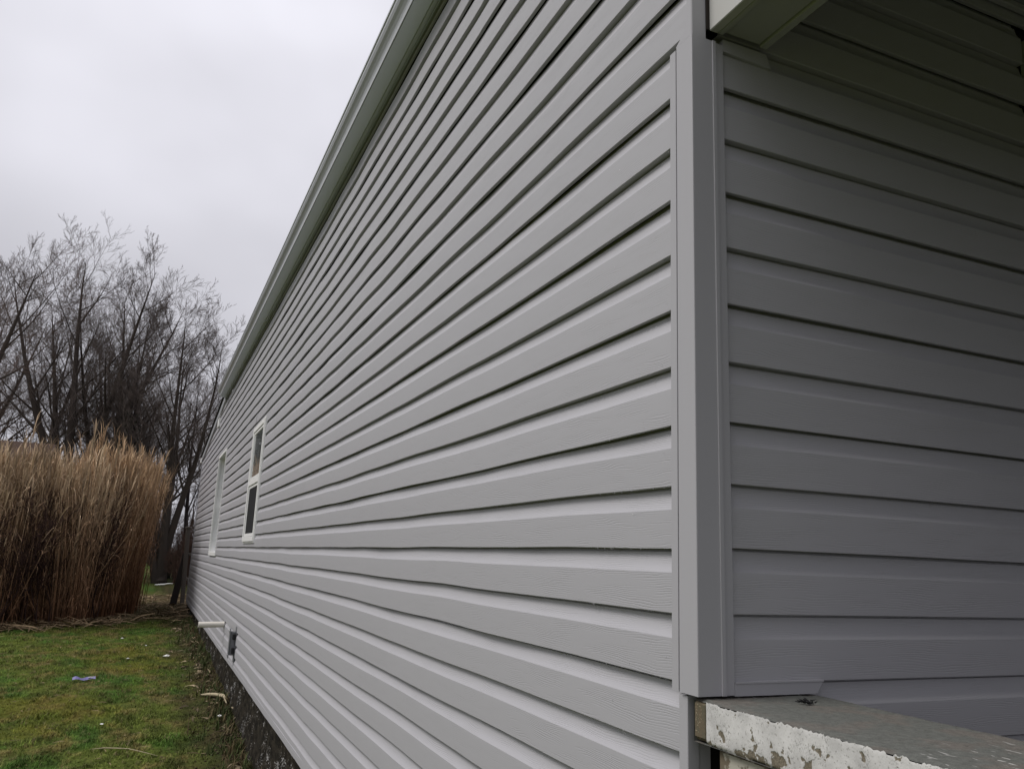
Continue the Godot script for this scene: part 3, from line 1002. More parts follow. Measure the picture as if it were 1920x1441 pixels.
func build_fittings(house: Node3D) -> void:
	# white drain pipe that comes straight out of the wall
	var mb := MB.new()
	var pts := PackedVector3Array([Vector3(AX + 0.03, -0.925, -9.5), Vector3(AX - 0.15, -0.928, -9.5), Vector3(AX - 0.30, -0.932, -9.5)])
	mb.tube(pts, PackedFloat32Array([0.034, 0.034, 0.034]), 20)
	mb.tube(PackedVector3Array([pts[2], pts[0]]), PackedFloat32Array([0.029, 0.029]), 20)
	var pipe := part("drain_pipe", mb, M["pvc pipe"], house)
	mb = MB.new()
	for k in 20:
		var a := TAU * k / 20; var b := TAU * (k + 1) / 20
		var e := pts[2]
		var c := Vector3(0, cos(a), sin(a)); var d := Vector3(0, cos(b), sin(b))
		mb.face([e + c * 0.034, e + d * 0.034, e + d * 0.029, e + c * 0.029], Vector3(-1, 0, 0))
	part("pipe_rim", mb, M["pvc pipe"], pipe)
	mb = MB.new()
	mb.tube(PackedVector3Array([Vector3(AX - 0.006, -0.925, -9.5), Vector3(AX - 0.004, -0.925, -9.5)]), PackedFloat32Array([0.05, 0.05]), 20, true)
	part("sealant_collar", mb, M["grey vinyl trim"], pipe)
	# dark steel bracket with flat tabs
	mb = MB.new()
	mb.box(Vector3(AX - 0.006, -1.19, -8.13), Vector3(AX + 0.004, -0.83, -8.03), 0.002)
	var br := part("metal_bracket", mb, M["steel plate"], house)
	mb = MB.new()
	mb.box(Vector3(AX - 0.058, -1.12, -8.125), Vector3(AX - 0.0065, -0.88, -8.05), 0.006)
	part("channel_bar", mb, M["steel plate"], br)
	mb = MB.new()
	mb.box(Vector3(AX - 0.066, -1.15, -8.128), Vector3(AX - 0.0585, -0.85, -8.046), 0.003)
	part("face_plate", mb, M["steel plate"], br)
	for y in [-1.07, -0.93]:
		mb = MB.new()
		mb.box(Vector3(AX - 0.04, y - 0.03, -8.0495), Vector3(AX - 0.0065, y + 0.03, -8.02), 0.006)
		part("rubber_block", mb, M["black rubber"], br)
	for y in [-1.13, -0.89]:
		mb = MB.new()
		mb.tube(PackedVector3Array([Vector3(AX - 0.0665, y + 0.01, -8.087), Vector3(AX - 0.073, y + 0.01, -8.087)]), PackedFloat32Array([0.014, 0.010]), 10, true)
		part("screw", mb, M["bright screw"], br)
	# beads of water hanging under the lap edges near the corner
	var sm := SphereMesh.new()
	sm.radius = 0.0016; sm.height = 0.0036; sm.radial_segments = 8; sm.rings = 5
	var xfs := []; var cols := []
	for k in 150:
		var lap := rng.randi_range(-3, 8)
		var s := 0.094 + pow(rng.randf(), 2.0) * 0.35
		var sc := rng.randf_range(0.5, 1.15)
		xfs.append(Transform3D(Basis.IDENTITY.scaled(Vector3.ONE * sc), Vector3(AX + rng.randf_range(-0.001, 0.004), lap * P - 0.0006, -s)))
		cols.append(Color(1, 1, 1))
	for k in 26:
		xfs.append(Transform3D(Basis.IDENTITY.scaled(Vector3.ONE * rng.randf_range(0.5, 0.9)), Vector3(AX - 0.0012, rng.randi_range(-3, 8) * P + rng.randf_range(0.005, 0.075), -0.094 - rng.randf() * 0.25)))
		cols.append(Color(1, 1, 1))
	var wm := mat("water bead", Color(0.9, 0.9, 0.9), 0.03, 0.5)
	wm.refraction_enabled = true
	wm.refraction_scale = 0.033
	wm.albedo_color = Color(1, 1, 1, 0.0)
	wm.transparency = BaseMaterial3D.TRANSPARENCY_ALPHA
	wm.cull_mode = BaseMaterial3D.CULL_BACK
	scatter("water_beads", sm, wm, xfs, cols, house)


# ------------------------------------------------------------------ trees
func grow(mb: MB, tw: MB, at: Vector3, dir: Vector3, length: float, rad: float, level: int, spec: Dictionary) -> void:
	var segs: int = [9, 6, 4, 3, 2][level]
	var sides: int = [9, 6, 4, 3, 3][level]
	var pts := PackedVector3Array([at])
	var rr := PackedFloat32Array([rad])
	var d := dir
	var gn: float = spec.gnarl
	var p := at
	for k in segs:
		d += Vector3(rng.randf_range(-1, 1), rng.randf_range(-0.6, 1.0), rng.randf_range(-1, 1)) * gn * [0.55, 0.9, 0.8, 0.65, 0.5][level]
		d.y += spec.up * (0.5 if level == 0 else 1.0)
		d = d.normalized()
		p += d * length / segs
		pts.append(p)
		var taper: float = 0.035 if level == 0 else 0.12
		rr.append(maxf(rad * lerpf(1.0, taper, float(k + 1) / segs), 0.003))
	if level == 0:
		rr[0] = rad * 1.35
	var target := mb if level <= 1 else tw
	target.col = spec.bark if level <= 1 else spec.twig
	target.tube(pts, rr, sides)
	if level >= 4: return
	var count: int = spec.kids[level]
	for k in count:
		var t := lerpf(spec.start if level == 0 else 0.18, 1.0, (k + rng.randf()) / count)
		var f := t * segs
		var j := mini(int(f), segs - 1)
		var q := pts[j].lerp(pts[j + 1], f - j)
		var ld := (pts[j + 1] - pts[j]).normalized()
		var side := ld.cross(Vector3(rng.randf_range(-1, 1), rng.randf_range(-1, 1), rng.randf_range(-1, 1))).normalized()
		var ang: float = deg_to_rad(rng.randf_range(spec.angle - 14.0, spec.angle + 14.0) * (1.0 if level < 2 else 0.8))
		var nd := (ld * cos(ang) + side * sin(ang)).normalized()
		var ln: float = length * (spec.ratio if level == 0 else 0.56) * rng.randf_range(0.7, 1.15) * (1.0 - 0.62 * t if level == 0 else 1.0 - 0.35 * t)
		var nr: float = rr[j] * rng.randf_range(0.28, 0.46) if level == 0 else rr[j] * rng.randf_range(0.38, 0.56)
		nr = maxf(nr, 0.0036)
		grow(mb, tw, q, nd, ln, nr, level + 1, spec)


func make_tree(called: String, sd: int, spec: Dictionary) -> Node3D:
	rng.seed = sd
	var root := Node3D.new()
	root.name = called
	var mb := MB.new(); var tw := MB.new()
	for s in spec.get("stems", [[Vector3.ZERO, Vector3.UP, 1.0]]):
		grow(mb, tw, s[0], (s[1] as Vector3).normalized(), spec.height * s[2], spec.rad * s[2], 0, spec)
	part("trunk", mb, M["bark"], root)
	part("crown", tw, M["twigs"], root)
	return root


func place_tree(proto: Node3D, called: String, x: float, z: float, turn: float, scale3: float, label: String) -> Node3D:
	var t: Node3D = proto.duplicate()
	t.name = numbered(called)
	add_child(t)
	t.position = Vector3(x, ground_y(x, z) - 0.05, z)
	t.rotation.y = turn
	t.scale = Vector3.ONE * scale3
	tag(t, label, "tree", "bare trees behind the reeds")
	return t


func build_trees() -> void:
	var bark := Color(0.072, 0.061, 0.054)
	var twig := Color(0.135, 0.112, 0.10)
	var tall := make_tree("bare_tree", 101, {"height": 12.2, "rad": 0.24, "gnarl": 0.09, "up": 0.05, "kids": [15, 9, 6, 4], "start": 0.28, "angle": 40.0, "ratio": 0.40, "bark": bark, "twig": twig, "stems": [[Vector3.ZERO, Vector3(0.02, 1, 0), 0.94], [Vector3(0, 1.2, 0), Vector3(0.34, 1, 0.1), 0.76], [Vector3(0, 1.7, 0), Vector3(-0.36, 1, -0.1), 0.74], [Vector3(0, 2.2, 0), Vector3(0.12, 1, 0.36), 0.72], [Vector3(0, 1.5, 0), Vector3(-0.1, 1, -0.38), 0.74]]})
	var forked := make_tree("bare_tree", 102, {"height": 10.6, "rad": 0.19, "gnarl": 0.095, "up": 0.05, "kids": [15, 9, 6, 4], "start": 0.28, "angle": 38.0, "ratio": 0.40, "bark": bark, "twig": twig, "stems": [[Vector3.ZERO, Vector3(0.12, 1, 0.05), 0.96], [Vector3(0.1, 0.1, 0), Vector3(-0.22, 1, -0.1), 0.9], [Vector3(0, 0, 0.1), Vector3(0.0, 1, 0.3), 0.82], [Vector3(0, 1.0, 0), Vector3(0.42, 1, -0.1), 0.8], [Vector3(0, 0.8, 0), Vector3(-0.5, 1, 0.15), 0.72]]})
	var spread := make_tree("bare_tree", 103, {"height": 9.0, "rad": 0.22, "gnarl": 0.12, "up": 0.06, "kids": [15, 8, 5, 4], "start": 0.25, "angle": 44.0, "ratio": 0.5, "bark": bark, "twig": Color(0.14, 0.105, 0.09), "stems": [[Vector3.ZERO, Vector3(0.35, 1, 0.1), 1.0], [Vector3(0, 0.1, 0), Vector3(-0.4, 1, 0.2), 0.85], [Vector3(0, 0.6, 0), Vector3(0.05, 1, -0.4), 0.9]]})
	var slim := make_tree("bare_tree", 104, {"height": 9.0, "rad": 0.11, "gnarl": 0.11, "up": 0.07, "kids": [20, 7, 5, 3], "start": 0.25, "angle": 40.0, "ratio": 0.44, "bark": Color(0.05, 0.043, 0.04), "twig": twig})
	place_tree(tall, "bare_tree", -3.9, -34.0, 0.4, 1.12, "tallest bare tree with upright rounded crown behind the reeds")
	place_tree(forked, "bare_tree", -0.35, -33.0, 5.0, 1.0, "several stemmed bare tree beside the far end of the house")
	place_tree(spread, "bare_tree", -8.0, -28.0, 0.1, 1.14, "wide bare tree whose big limb leans in at the left edge")
	var ivy := place_tree(slim, "bare_tree", -2.15, -33.5, 1.1, 1.15, "bare tree with a thick dark ivy covered trunk")
	place_tree(spread, "bare_tree", -6.6, -37.0, 2.6, 1.22, "reddish twigged bare tree between the left edge and the tallest tree")
	place_tree(forked, "bare_tree", -2.75, -38.5, 0.7, 0.8, "bushy bare tree close behind and right of the tallest tree")
	place_tree(tall, "bare_tree", -2.7, -36.5, 2.3, 1.02, "broad crowned bare tree between the tallest tree and the house")
	place_tree(slim, "bare_tree", -5.5, -41.0, 4.0, 1.35, "thin pale bare trunk rising behind the brown roof")
	place_tree(tall, "bare_tree", -9.8, -43.0, 3.5, 1.15, "tall bare tree far back at the left edge")
	place_tree(forked, "bare_tree", 3.2, -44.0, 5.0, 1.0, "bare tree mostly hidden behind the house corner")
	place_tree(slim, "bare_tree", 0.55, -37.0, 5.2, 1.0, "thin bare tree just clear of the far house corner")
	place_tree(spread, "bare_tree", -1.4, -46.0, 4.4, 1.1, "low spreading bare tree seen through the gap beside the house")
	tall.free(); forked.free(); spread.free(); slim.free()
	# ivy round the trunk
	rng.seed = 77
	var leaf := MB.new()
	for k in 3:
		var a := rng.randf() * TAU
		var u := Vector3(cos(a), sin(a), rng.randf_range(-0.5, 0.5)).normalized()
		leaf.ribbon(PackedVector3Array([-u * 0.05, Vector3(0, 0, 0.012), u * 0.05]), PackedFloat32Array([0.015, 0.045, 0.004]), u.cross(Vector3(0, 0, 1)).normalized())
	var xfs := []; var cols := []
	for k in 3000:
		var h := rng.randf_range(0.2, 5.6)
		var a := rng.randf() * TAU
		var r := (0.2 + 0.32 * absf(rng.randfn(0, 0.6))) * (1.5 - h * 0.17)
		xfs.append(Transform3D(Basis.from_euler(Vector3(rng.randf() * TAU, rng.randf() * TAU, 0)), Vector3(cos(a) * r + 0.05 * sin(h), h, sin(a) * r)))
		cols.append(Color(0.018, 0.026, 0.012) * rng.randf_range(0.6, 1.6))
	scatter("ivy", leaf.mesh(), M["ivy leaves"], xfs, cols, ivy)
	# scrub and far wood as one mass of small bare saplings
	var sap := []
	for k in 3:
		rng.seed = 300 + k
		var mb := MB.new()
		var spec := {"height": 4.2, "rad": 0.045, "gnarl": 0.2, "up": 0.03, "kids": [12, 6, 4, 0], "start": 0.08, "angle": 42.0, "ratio": 0.42, "bark": Color(0.075, 0.058, 0.05), "twig": Color(0.085, 0.062, 0.052)}
		for s in 3:
			grow(mb, mb, Vector3(rng.randf_range(-0.3, 0.3), 0, rng.randf_range(-0.3, 0.3)), Vector3(rng.randf_range(-0.4, 0.4), 1, rng.randf_range(-0.4, 0.4)).normalized(), spec.height * rng.randf_range(0.6, 1.0), spec.rad, 0, spec)
		sap.append(mb.mesh())
	rng.seed = 310
	for kind in 3:
		xfs = []; cols = []
		for k in 50:
			var z := -46.0 - rng.randf() * 45.0
			var x := rng.randf_range(-1.0, 1.0) * (14.0 + (-z - 40.0) * 0.45) - 4.0
			var s := rng.randf_range(0.7, 1.35) * (1.0 if z > -60.0 else 1.6)
			xfs.append(Transform3D(Basis(Vector3.UP, rng.randf() * TAU).scaled(Vector3.ONE * s), Vector3(x, -1.4, z)))
			cols.append(Color(1, 1, 1) * rng.randf_range(0.8, 1.3))
		for k in 11:
			var z := rng.randf_range(-31.0, -40.0)
			xfs.append(Transform3D(Basis(Vector3.UP, rng.randf() * TAU).scaled(Vector3(1, 0.62, 1) * rng.randf_range(0.7, 1.1)), Vector3(rng.randf_range(0.1, 2.8), -1.4, z)))
			cols.append(Color(1.1, 0.95, 0.85))
		var o := scatter("woodland", sap[kind], M["twigs"], xfs, cols, self)
		tag(o, ["brown leafless scrub and saplings filling the back of the yard", "bare undergrowth at the foot of the far trees", "far thicket of leafless saplings under the sky"][kind], "undergrowth", "", "stuff")


# ------------------------------------------------------------------ reeds
func reed_mesh(sd: int, leafy: int) -> ArrayMesh:
	rng.seed = sd
	var mb := MB.new()
	var h := 3.0
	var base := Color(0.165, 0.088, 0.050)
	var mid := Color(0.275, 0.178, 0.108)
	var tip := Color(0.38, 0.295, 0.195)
	var bend := Vector3(rng.randf_range(-0.16, 0.16), 0, rng.randf_range(-0.16, 0.16))
	var pts := PackedVector3Array(); var rr := PackedFloat32Array()
	for k in 6:
		var t := k / 5.0
		pts.append(Vector3(0, h * t, 0) + bend * t * t)
		rr.append(lerpf(0.008, 0.0032, t))
	var b0 := mb.v.size()
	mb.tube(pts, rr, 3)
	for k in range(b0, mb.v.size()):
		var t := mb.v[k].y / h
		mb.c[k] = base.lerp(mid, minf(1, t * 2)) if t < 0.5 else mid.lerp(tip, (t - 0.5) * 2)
	for l in leafy:
		var t := rng.randf_range(0.12, 1.0)
		var p := Vector3(0, h * t, 0) + bend * t * t
		var a := rng.randf() * TAU
		var d := Vector3(cos(a), 0, sin(a))
		var ln := rng.randf_range(0.25, 0.6)
		var rise := rng.randf_range(0.3, 0.85)
		var drop := rng.randf_range(0.3, 1.25)
		var lp := PackedVector3Array(); var lw := PackedFloat32Array()
		for k in 5:
			var u := k / 4.0
			lp.append(p + d * ln * (0.55 * u - 0.12 * u * u) + Vector3.UP * ln * (rise * u - drop * u * u))
			lw.append(lerpf(0.006, 0.0015, u))
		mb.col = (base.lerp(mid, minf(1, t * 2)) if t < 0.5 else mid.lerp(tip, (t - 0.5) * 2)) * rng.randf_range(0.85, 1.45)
		mb.ribbon(lp, lw, d.cross(Vector3.UP))
	# feathery top
	for l in 6:
		var a := rng.randf() * TAU
		var d := Vector3(cos(a), 0, sin(a))
		var p := pts[5] - Vector3.UP * rng.randf_range(0.0, 0.25)
		mb.col = Color(0.38, 0.30, 0.20) * rng.randf_range(0.8, 1.2)
		var ln := rng.randf_range(0.2, 0.42)
		mb.ribbon(PackedVector3Array([p, p + d * ln * 0.1 + Vector3.UP * ln * 0.6, p + d * ln * 0.3 + Vector3.UP * ln * 0.9]), PackedFloat32Array([0.004, 0.006, 0.001]), d.cross(Vector3.UP))
	return mb.mesh()


func reed_clump(called: String, label: String, sd: int, outline: Callable, count: int, hmin: float, hmax: float, tint: Color) -> void:
	var root := thing(called, Vector3.ZERO, label, "ornamental grass", "dry reeds at the back of the lawn")
	var protos := [reed_mesh(sd, 9), reed_mesh(sd + 1, 14), reed_mesh(sd + 2, 6), reed_mesh(sd + 3, 12)]
	rng.seed = sd + 9
	var tufts := []
	for k in count / 26:
		var q: Vector3 = outline.call()
		tufts.append([q, rng.randf_range(hmin, hmax), rng.randf_range(0.75, 1.2), Vector3(rng.randfn(0, 0.035), 0, rng.randfn(0, 0.035))])
	for k in 4:
		var xfs := []; var cols := []
		for g in tufts:
			var q: Vector3 = g[0]
			for m in 6 + rng.randi_range(0, 2):
				var off := Vector3(rng.randfn(0, 0.10), 0, rng.randfn(0, 0.10))
				var s: float = q.y * g[1] * rng.randf_range(0.86, 1.05) / 3.0
				if rng.randf() < 0.2: s *= rng.randf_range(0.35, 0.8)
				if rng.randf() < 0.03: s *= 1.13
				var lean: Vector3 = off * 0.35 + (g[3] as Vector3) + Vector3(rng.randfn(0, 0.05), 0, rng.randfn(0, 0.05))
				if rng.randf() < 0.03 and q.x < -2.0: lean *= 4.0
				if q.x > -1.35: lean.x *= 0.6
				var up := (Vector3.UP + lean).normalized()
				var xx := up.cross(Vector3(0, 0, 1)).normalized()
				var bs := Basis(xx, up, xx.cross(up)) * Basis(Vector3.UP, rng.randf() * TAU)
				xfs.append(Transform3D(bs.scaled(Vector3.ONE * s), Vector3(q.x + off.x, ground_y(q.x, q.z) - 0.03, q.z + off.z)))
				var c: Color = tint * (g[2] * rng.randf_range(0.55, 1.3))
				if rng.randf() < 0.2: c = Color(tint.r * 1.45, tint.g * 1.5, tint.b * 1.55)
				cols.append(c)
		scatter("reed_stems", protos[k], M["dry reed"], xfs, cols, root)


func build_reeds() -> void:
	# the long thicket
	reed_clump("reed_thicket", "long thicket of dry brown reeds across the back of the lawn", 500, func():
		var x := rng.randf_range(-8.5, -1.55)
		var front := -15.35 + (x + 3.0) * -0.62 + 0.25 * sin(x * 5.0)
		if x < -3.4: front = -15.1 + 0.2 * sin(x * 3.0)
		var z := front - pow(rng.randf(), 1.7) * 4.2
		return Vector3(x, 0.98, z), 7200, 2.42, 3.05, Color(1.12, 1.05, 1.02))
	reed_clump("reed_clump", "taller tan reed clump at the right end of the thicket", 520, func():
		var a := rng.randf() * TAU
		var r := sqrt(rng.randf())
		var x := -1.74 + cos(a) * r * 0.62
		var z := -19.0 + sin(a) * r * 2.1 + (x + 1.74) * -1.0
		var hh := 1.12 - 0.16 * smoothstep(-1.3, -0.75, x)
		return Vector3(x, hh, z), 3000, 2.3, 2.82, Color(1.12, 0.98, 0.88))
	# dark twiggy shrub in front
	var sp := {"height": 2.3, "rad": 0.016, "gnarl": 0.2, "up": 0.02, "kids": [9, 5, 3, 0], "start": 0.25, "angle": 30.0, "ratio": 0.5, "bark": Color(0.05, 0.03, 0.024), "twig": Color(0.055, 0.034, 0.028)}
	var spots := [[-2.55, -15.55, "dark leafless shrub poking out of the front of the reeds"], [-3.35, -15.0, "dark bare twiggy bush at the left front of the reeds"], [-1.85, -16.25, "low dark brush in the hollow between the two reed stands"]]
	for k in 3:
		rng.seed = 540 + k
		var root := thing("bare_shrub", Vector3(spots[k][0], ground_y(spots[k][0], spots[k][1]) - 0.03, spots[k][1]), spots[k][2], "shrub", "leafless shrubs in the reeds")
		var mb := MB.new(); var tw := MB.new()
		for s in 9:
			grow(mb, tw, Vector3(rng.randf_range(-0.3, 0.3), 0, rng.randf_range(-0.15, 0.15)), Vector3(rng.randf_range(-0.35, 0.35), 1, rng.randf_range(-0.3, 0.3)).normalized(), rng.randf_range(1.2, 2.4), 0.014, 0, sp)
		part("branches", mb, M["bark"], root)
		part("twigs", tw, M["twigs"], root)
	# broken stems on the ground along the foot of the reeds
	rng.seed = 560
	var mb := MB.new()
	mb.col = Color(1, 1, 1)
	mb.ribbon(PackedVector3Array([Vector3(-0.2, 0, 0), Vector3(-0.05, 0.02, 0.015), Vector3(0.1, 0.015, -0.01), Vector3(0.22, 0, 0.02)]), PackedFloat32Array([0.005, 0.009, 0.008, 0.002]), Vector3(0, 0.3, 1).normalized())
	var xfs := []; var cols := []
	for k in 1500:
		var x := rng.randf_range(-5.5, 0.3)
		var z := -15.2 + (minf(x, 0) + 3.0) * -0.62 + rng.randfn(0.15, 0.4)
		if x < -3.2: z = -15.0 + rng.randfn(0.1, 0.3)
		if x > -1.3:
			z = rng.randf_range(-15.8, -24.0)
			if rng.randf() < 0.35: continue
		var b := Basis.from_euler(Vector3(rng.randfn(0, 0.2), rng.randf() * TAU, rng.randfn(0, 0.25)))
		xfs.append(Transform3D(b.scaled(Vector3.ONE * rng.randf_range(0.5, 1.7)), Vector3(x, ground_y(x, z) + 0.012 + rng.randf() * 0.05, z)))
		cols.append(Color(0.25, 0.18, 0.105) * rng.randf_range(0.4, 1.4))
	var o := scatter("fallen_reeds", mb.mesh(), M["litter straw"], xfs, cols, self)
	tag(o, "broken reed straw lying along the foot of the thicket", "straw", "", "stuff")


# ------------------------------------------------------------------ yard
func build_yard() -> void:
	rng.seed = 700
	# shreds of cane leaf along the foundation
	var mb := MB.new()
	mb.col = Color(1, 1, 1)
	mb.ribbon(PackedVector3Array([Vector3(-0.05, 0.0, 0), Vector3(-0.01, 0.008, 0.006), Vector3(0.05, 0.004, -0.004)]), PackedFloat32Array([0.004, 0.010, 0.003]), Vector3(0, 0.4, 1).normalized())
	var xfs := []; var cols := []
	for k in 700:
		var z := -4.2 - rng.randf() * 12.0
		var x := -0.06 - absf(rng.randfn(0, 0.16))
		var dens := patch.get_noise_2d(z * 9.0, 40.0)
		if rng.randf() > 0.25 + dens * 2.2 + 0.4 * smoothstep(-7.0, -9.0, z): continue
		var b := Basis.from_euler(Vector3(rng.randfn(0, 0.35), rng.randf() * TAU, rng.randfn(0, 0.3)))
		xfs.append(Transform3D(b.scaled(Vector3.ONE * rng.randf_range(0.4, 1.25)), Vector3(x, ground_y(x, z) + 0.012, z)))
		cols.append(Color(0.30, 0.235, 0.15) * rng.randf_range(0.3, 1.2))
	for k in 500:                                         # thin straws over the lawn
		var z := -4.5 - rng.randf() * 11.0
		var x := rng.randf_range(-4.2, -0.1)
		var b := Basis.from_euler(Vector3(rng.randfn(0, 0.2), rng.randf() * TAU, rng.randfn(0, 0.2)))
		xfs.append(Transform3D(b.scaled(Vector3(rng.randf_range(0.3, 1.1), 0.6, 0.3)), Vector3(x, ground_y(x, z) + 0.016, z)))
		cols.append(Color(0.26, 0.20, 0.11) * rng.randf_range(0.5, 1.2))
	var o: Node3D = scatter("leaf_litter", mb.mesh(), M["litter straw"], xfs, cols, self)
	tag(o, "pale shreds of dead cane leaf strewn on the soil along the foundation", "leaf litter", "", "stuff")
	# soil clods
	var sm := SphereMesh.new(); sm.radius = 0.012; sm.height = 0.016; sm.radial_segments = 7; sm.rings = 4
	xfs = []; cols = []
	for k in 2600:
		var z := -4.0 - rng.randf() * 12.0
		var x := 0.0 - absf(rng.randfn(0, 0.17))
		xfs.append(Transform3D(Basis.from_euler(Vector3(rng.randf() * 6, rng.randf() * 6, 0)).scaled(Vector3(1, 0.7, 1.3) * rng.randf_range(0.3, 1.3)), Vector3(x, ground_y(x, z) + 0.002, z)))
		cols.append(Color(0.05, 0.038, 0.024) * rng.randf_range(0.5, 1.5))
	o = scatter("soil_crumbs", sm, mat("soil", Color(1, 1, 1), 0.95, 0.2, true), xfs, cols, self)
	tag(o, "dark crumbly soil at the foot of the foundation", "soil", "", "stuff")
	# single pieces of litter
	cane(Vector3(-0.24, -8.5, 0), Vector3(-0.03, -7.9, 0), 0.017, "broken pale cane piece lying beside the foundation")
	cane(Vector3(-0.08, -8.35, 0), Vector3(-0.05, -8.0, 0), 0.013, "short split cane leaning against the longer pale cane")
	cane(Vector3(0.0, -7.75, 0), Vector3(-0.02, -7.25, 0), 0.014, "dull curled cane husk nearest the bottom of the foundation")
	cane(Vector3(-1.2, -6.75, 0), Vector3(-0.68, -6.4, 0), 0.004, "long thin straw bowed across the near lawn")
	cane(Vector3(-0.55, -30.9, 0), Vector3(0.05, -30.7, 0), 0.03, "white stick lying on the grass beyond the reeds")
	scrap(-0.53, -11.48, 0.075, "largest white foam scrap on the lawn near the pipe", 1)
	scrap(-1.15, -13.53, 0.045, "small white scrap on the grass close to the reeds", 2)
	scrap(-1.02, -11.32, 0.034, "tiny white crumb left of the largest foam scrap", 3)
	scrap(-1.15, -7.5, 0.03, "white crumb beside a brown patch on the near lawn", 4)
	scrap(-0.13, -7.45, 0.05, "pale grey scrap in the litter by the foundation", 5)
	scrap(-0.8, -12.55, 0.03, "thin pale chip between two white scraps on the lawn", 6)
	# crumpled wrapper
	mb = MB.new()
	var prev := []
	for k in 9:
		var t := k / 8.0
		var c := Vector3(lerpf(-0.17, 0.17, t), 0.02 + 0.014 * sin(t * 9.0), 0.015 * sin(t * 7.0))
		prev.append([c + Vector3(0, 0.012 * cos(t * 11.0), -0.035), c + Vector3(0, 0.022 + 0.01 * sin(t * 13.0), 0), c + Vector3(0, -0.012, 0.03)])
	for k in 8:
		for j in 2:
			mb.face([prev[k][j], prev[k + 1][j], prev[k + 1][j + 1], prev[k][j + 1]], Vector3.UP)
	o = part("candy_wrapper", mb, M["blue wrapper"], self)
	o.position = Vector3(-1.45, ground_y(-1.45, -9.72) + 0.02, -9.72)
	o.rotation.y = 0.12
	o.scale = Vector3.ONE * 0.7
	tag(o, "crumpled violet blue wrapper lying on the lawn", "wrapper")
	mb = MB.new()
	mb.box(Vector3(0.06, 0.035, -0.02), Vector3(0.165, 0.043, 0.015), 0.003)
	part("crumpled_corner", mb, M["foam scrap"], o)
	# dark clump on the coping
	mb = MB.new()
	rng.seed = 730
	for k in 46:
		var a := rng.randf() * TAU
		var p := Vector3(rng.randfn(0, 0.006), 0.002 + absf(rng.randfn(0, 0.003)), rng.randfn(0, 0.005))
		var d := Vector3(cos(a), rng.randf_range(-0.1, 0.7), sin(a)).normalized()
		mb.tube(PackedVector3Array([p, p + d * rng.randf_range(0.004, 0.011)]), PackedFloat32Array([0.0014, 0.0005]), 4)
	o = part("moss_clump", mb, M["black rubber"], self)
	o.position = Vector3(0.178, -0.274, 0.083)
	tag(o, "small black dry moss clump on top of the concrete coping", "moss")
	# leaning weathered post and boards past the far corner
	mb = MB.new()
	mb.box(Vector3(-0.045, 0, -0.045), Vector3(0.045, 1.86, 0.045), 0.01)
	o = part("fence_post", mb, M["weathered wood"], self)
	o.position = Vector3(-0.02, ground_y(0, -20.5) - 0.05, -20.5)
	o.rotation = Vector3(0, 0.2, 0.035)
	tag(o, "leaning grey weathered fence post behind the far house corner", "fence post")
	mb = MB.new()
	mb.box(Vector3(-0.06, 1.86, -0.06), Vector3(0.06, 1.91, 0.06), 0.012)
	part("post_cap", mb, M["weathered wood"], o)
	mb = MB.new()
	mb.box(Vector3(-0.08, 0, -0.015), Vector3(0.08, 1.25, 0.015), 0.004)
	o = part("leaning_board", mb, M["dark old wood"], self)
	o.position = Vector3(-0.22, ground_y(0, -20.6) - 0.03, -20.72)
	o.rotation = Vector3(-0.05, 0.3, -0.16)
	tag(o, "black rotten board leaning against the grey fence post", "board")
	# paling fence running back from the post
	var fence := thing("paling_fence", Vector3(0, -1.42, 0), "grey brown paling fence of uneven boards behind the leaning post", "fence")
	rng.seed = 740
	for k in 26:
		mb = MB.new()
		var h := rng.randf_range(1.45, 1.75)
		var z := -21.2 - k * 0.42
		mb.extrude(PackedVector2Array([Vector2(0, 0), Vector2(0.15, 0), Vector2(0.15, h - 0.05), Vector2(0.075, h + rng.randf_range(-0.03, 0.04)), Vector2(0, h - 0.05)]), Transform3D(Basis(Vector3.UP, -0.9 + rng.randfn(0, 0.03)) * Basis(Vector3(0, 0, 1), rng.randfn(0, 0.02)), Vector3(0.22 + k * 0.022, 0, z)), 0.02)
		part("paling", mb, M["weathered wood"], fence)
	for y in [0.35, 1.15]:
		mb = MB.new()
		mb.box(Vector3(0.36, y, -21.0), Vector3(0.41, y + 0.08, -32.0), 0.005)
		part("rail", mb, M["dark old wood"], fence)
	# dark green bin
	var bin := thing("garden_bin", Vector3(-0.25, ground_y(-0.25, -37.0), -37.0), "dark green upright garden bin standing past the reeds", "garden bin")
	mb = MB.new()
	mb.extrude(PackedVector2Array([Vector2(-0.34, 0.05), Vector2(0.34, 0.05), Vector2(0.38, 1.05), Vector2(-0.38, 1.05)]), Transform3D(Basis.IDENTITY, Vector3(0, 0, -0.36)), 0.72)
	part("body", mb, M["dark green plastic"], bin)
	mb = MB.new()
	mb.box(Vector3(-0.41, 1.051, -0.4), Vector3(0.41, 1.13, 0.4), 0.03)
	part("lid", mb, M["dark green plastic"], bin)
	for s in [-0.3, 0.3]:
		mb = MB.new()
		mb.tube(PackedVector3Array([Vector3(s - 0.03, 0.1, -0.34), Vector3(s + 0.03, 0.1, -0.34)]), PackedFloat32Array([0.1, 0.1]), 14, true)
		part("wheel", mb, M["black rubber"], bin)
	# shed with a brown roof behind the reeds
	var shed := thing("garden_shed", Vector3(-6.9, -1.55, -32.0), "low shed with brown roof showing above the reeds at left", "shed")
	mb = MB.new()
	mb.box(Vector3(-2.2, 0, -1.5), Vector3(2.2, 3.7, 1.5), 0.02)
	part("wall", mb, M["brown wall boards"], shed)
	mb = MB.new()
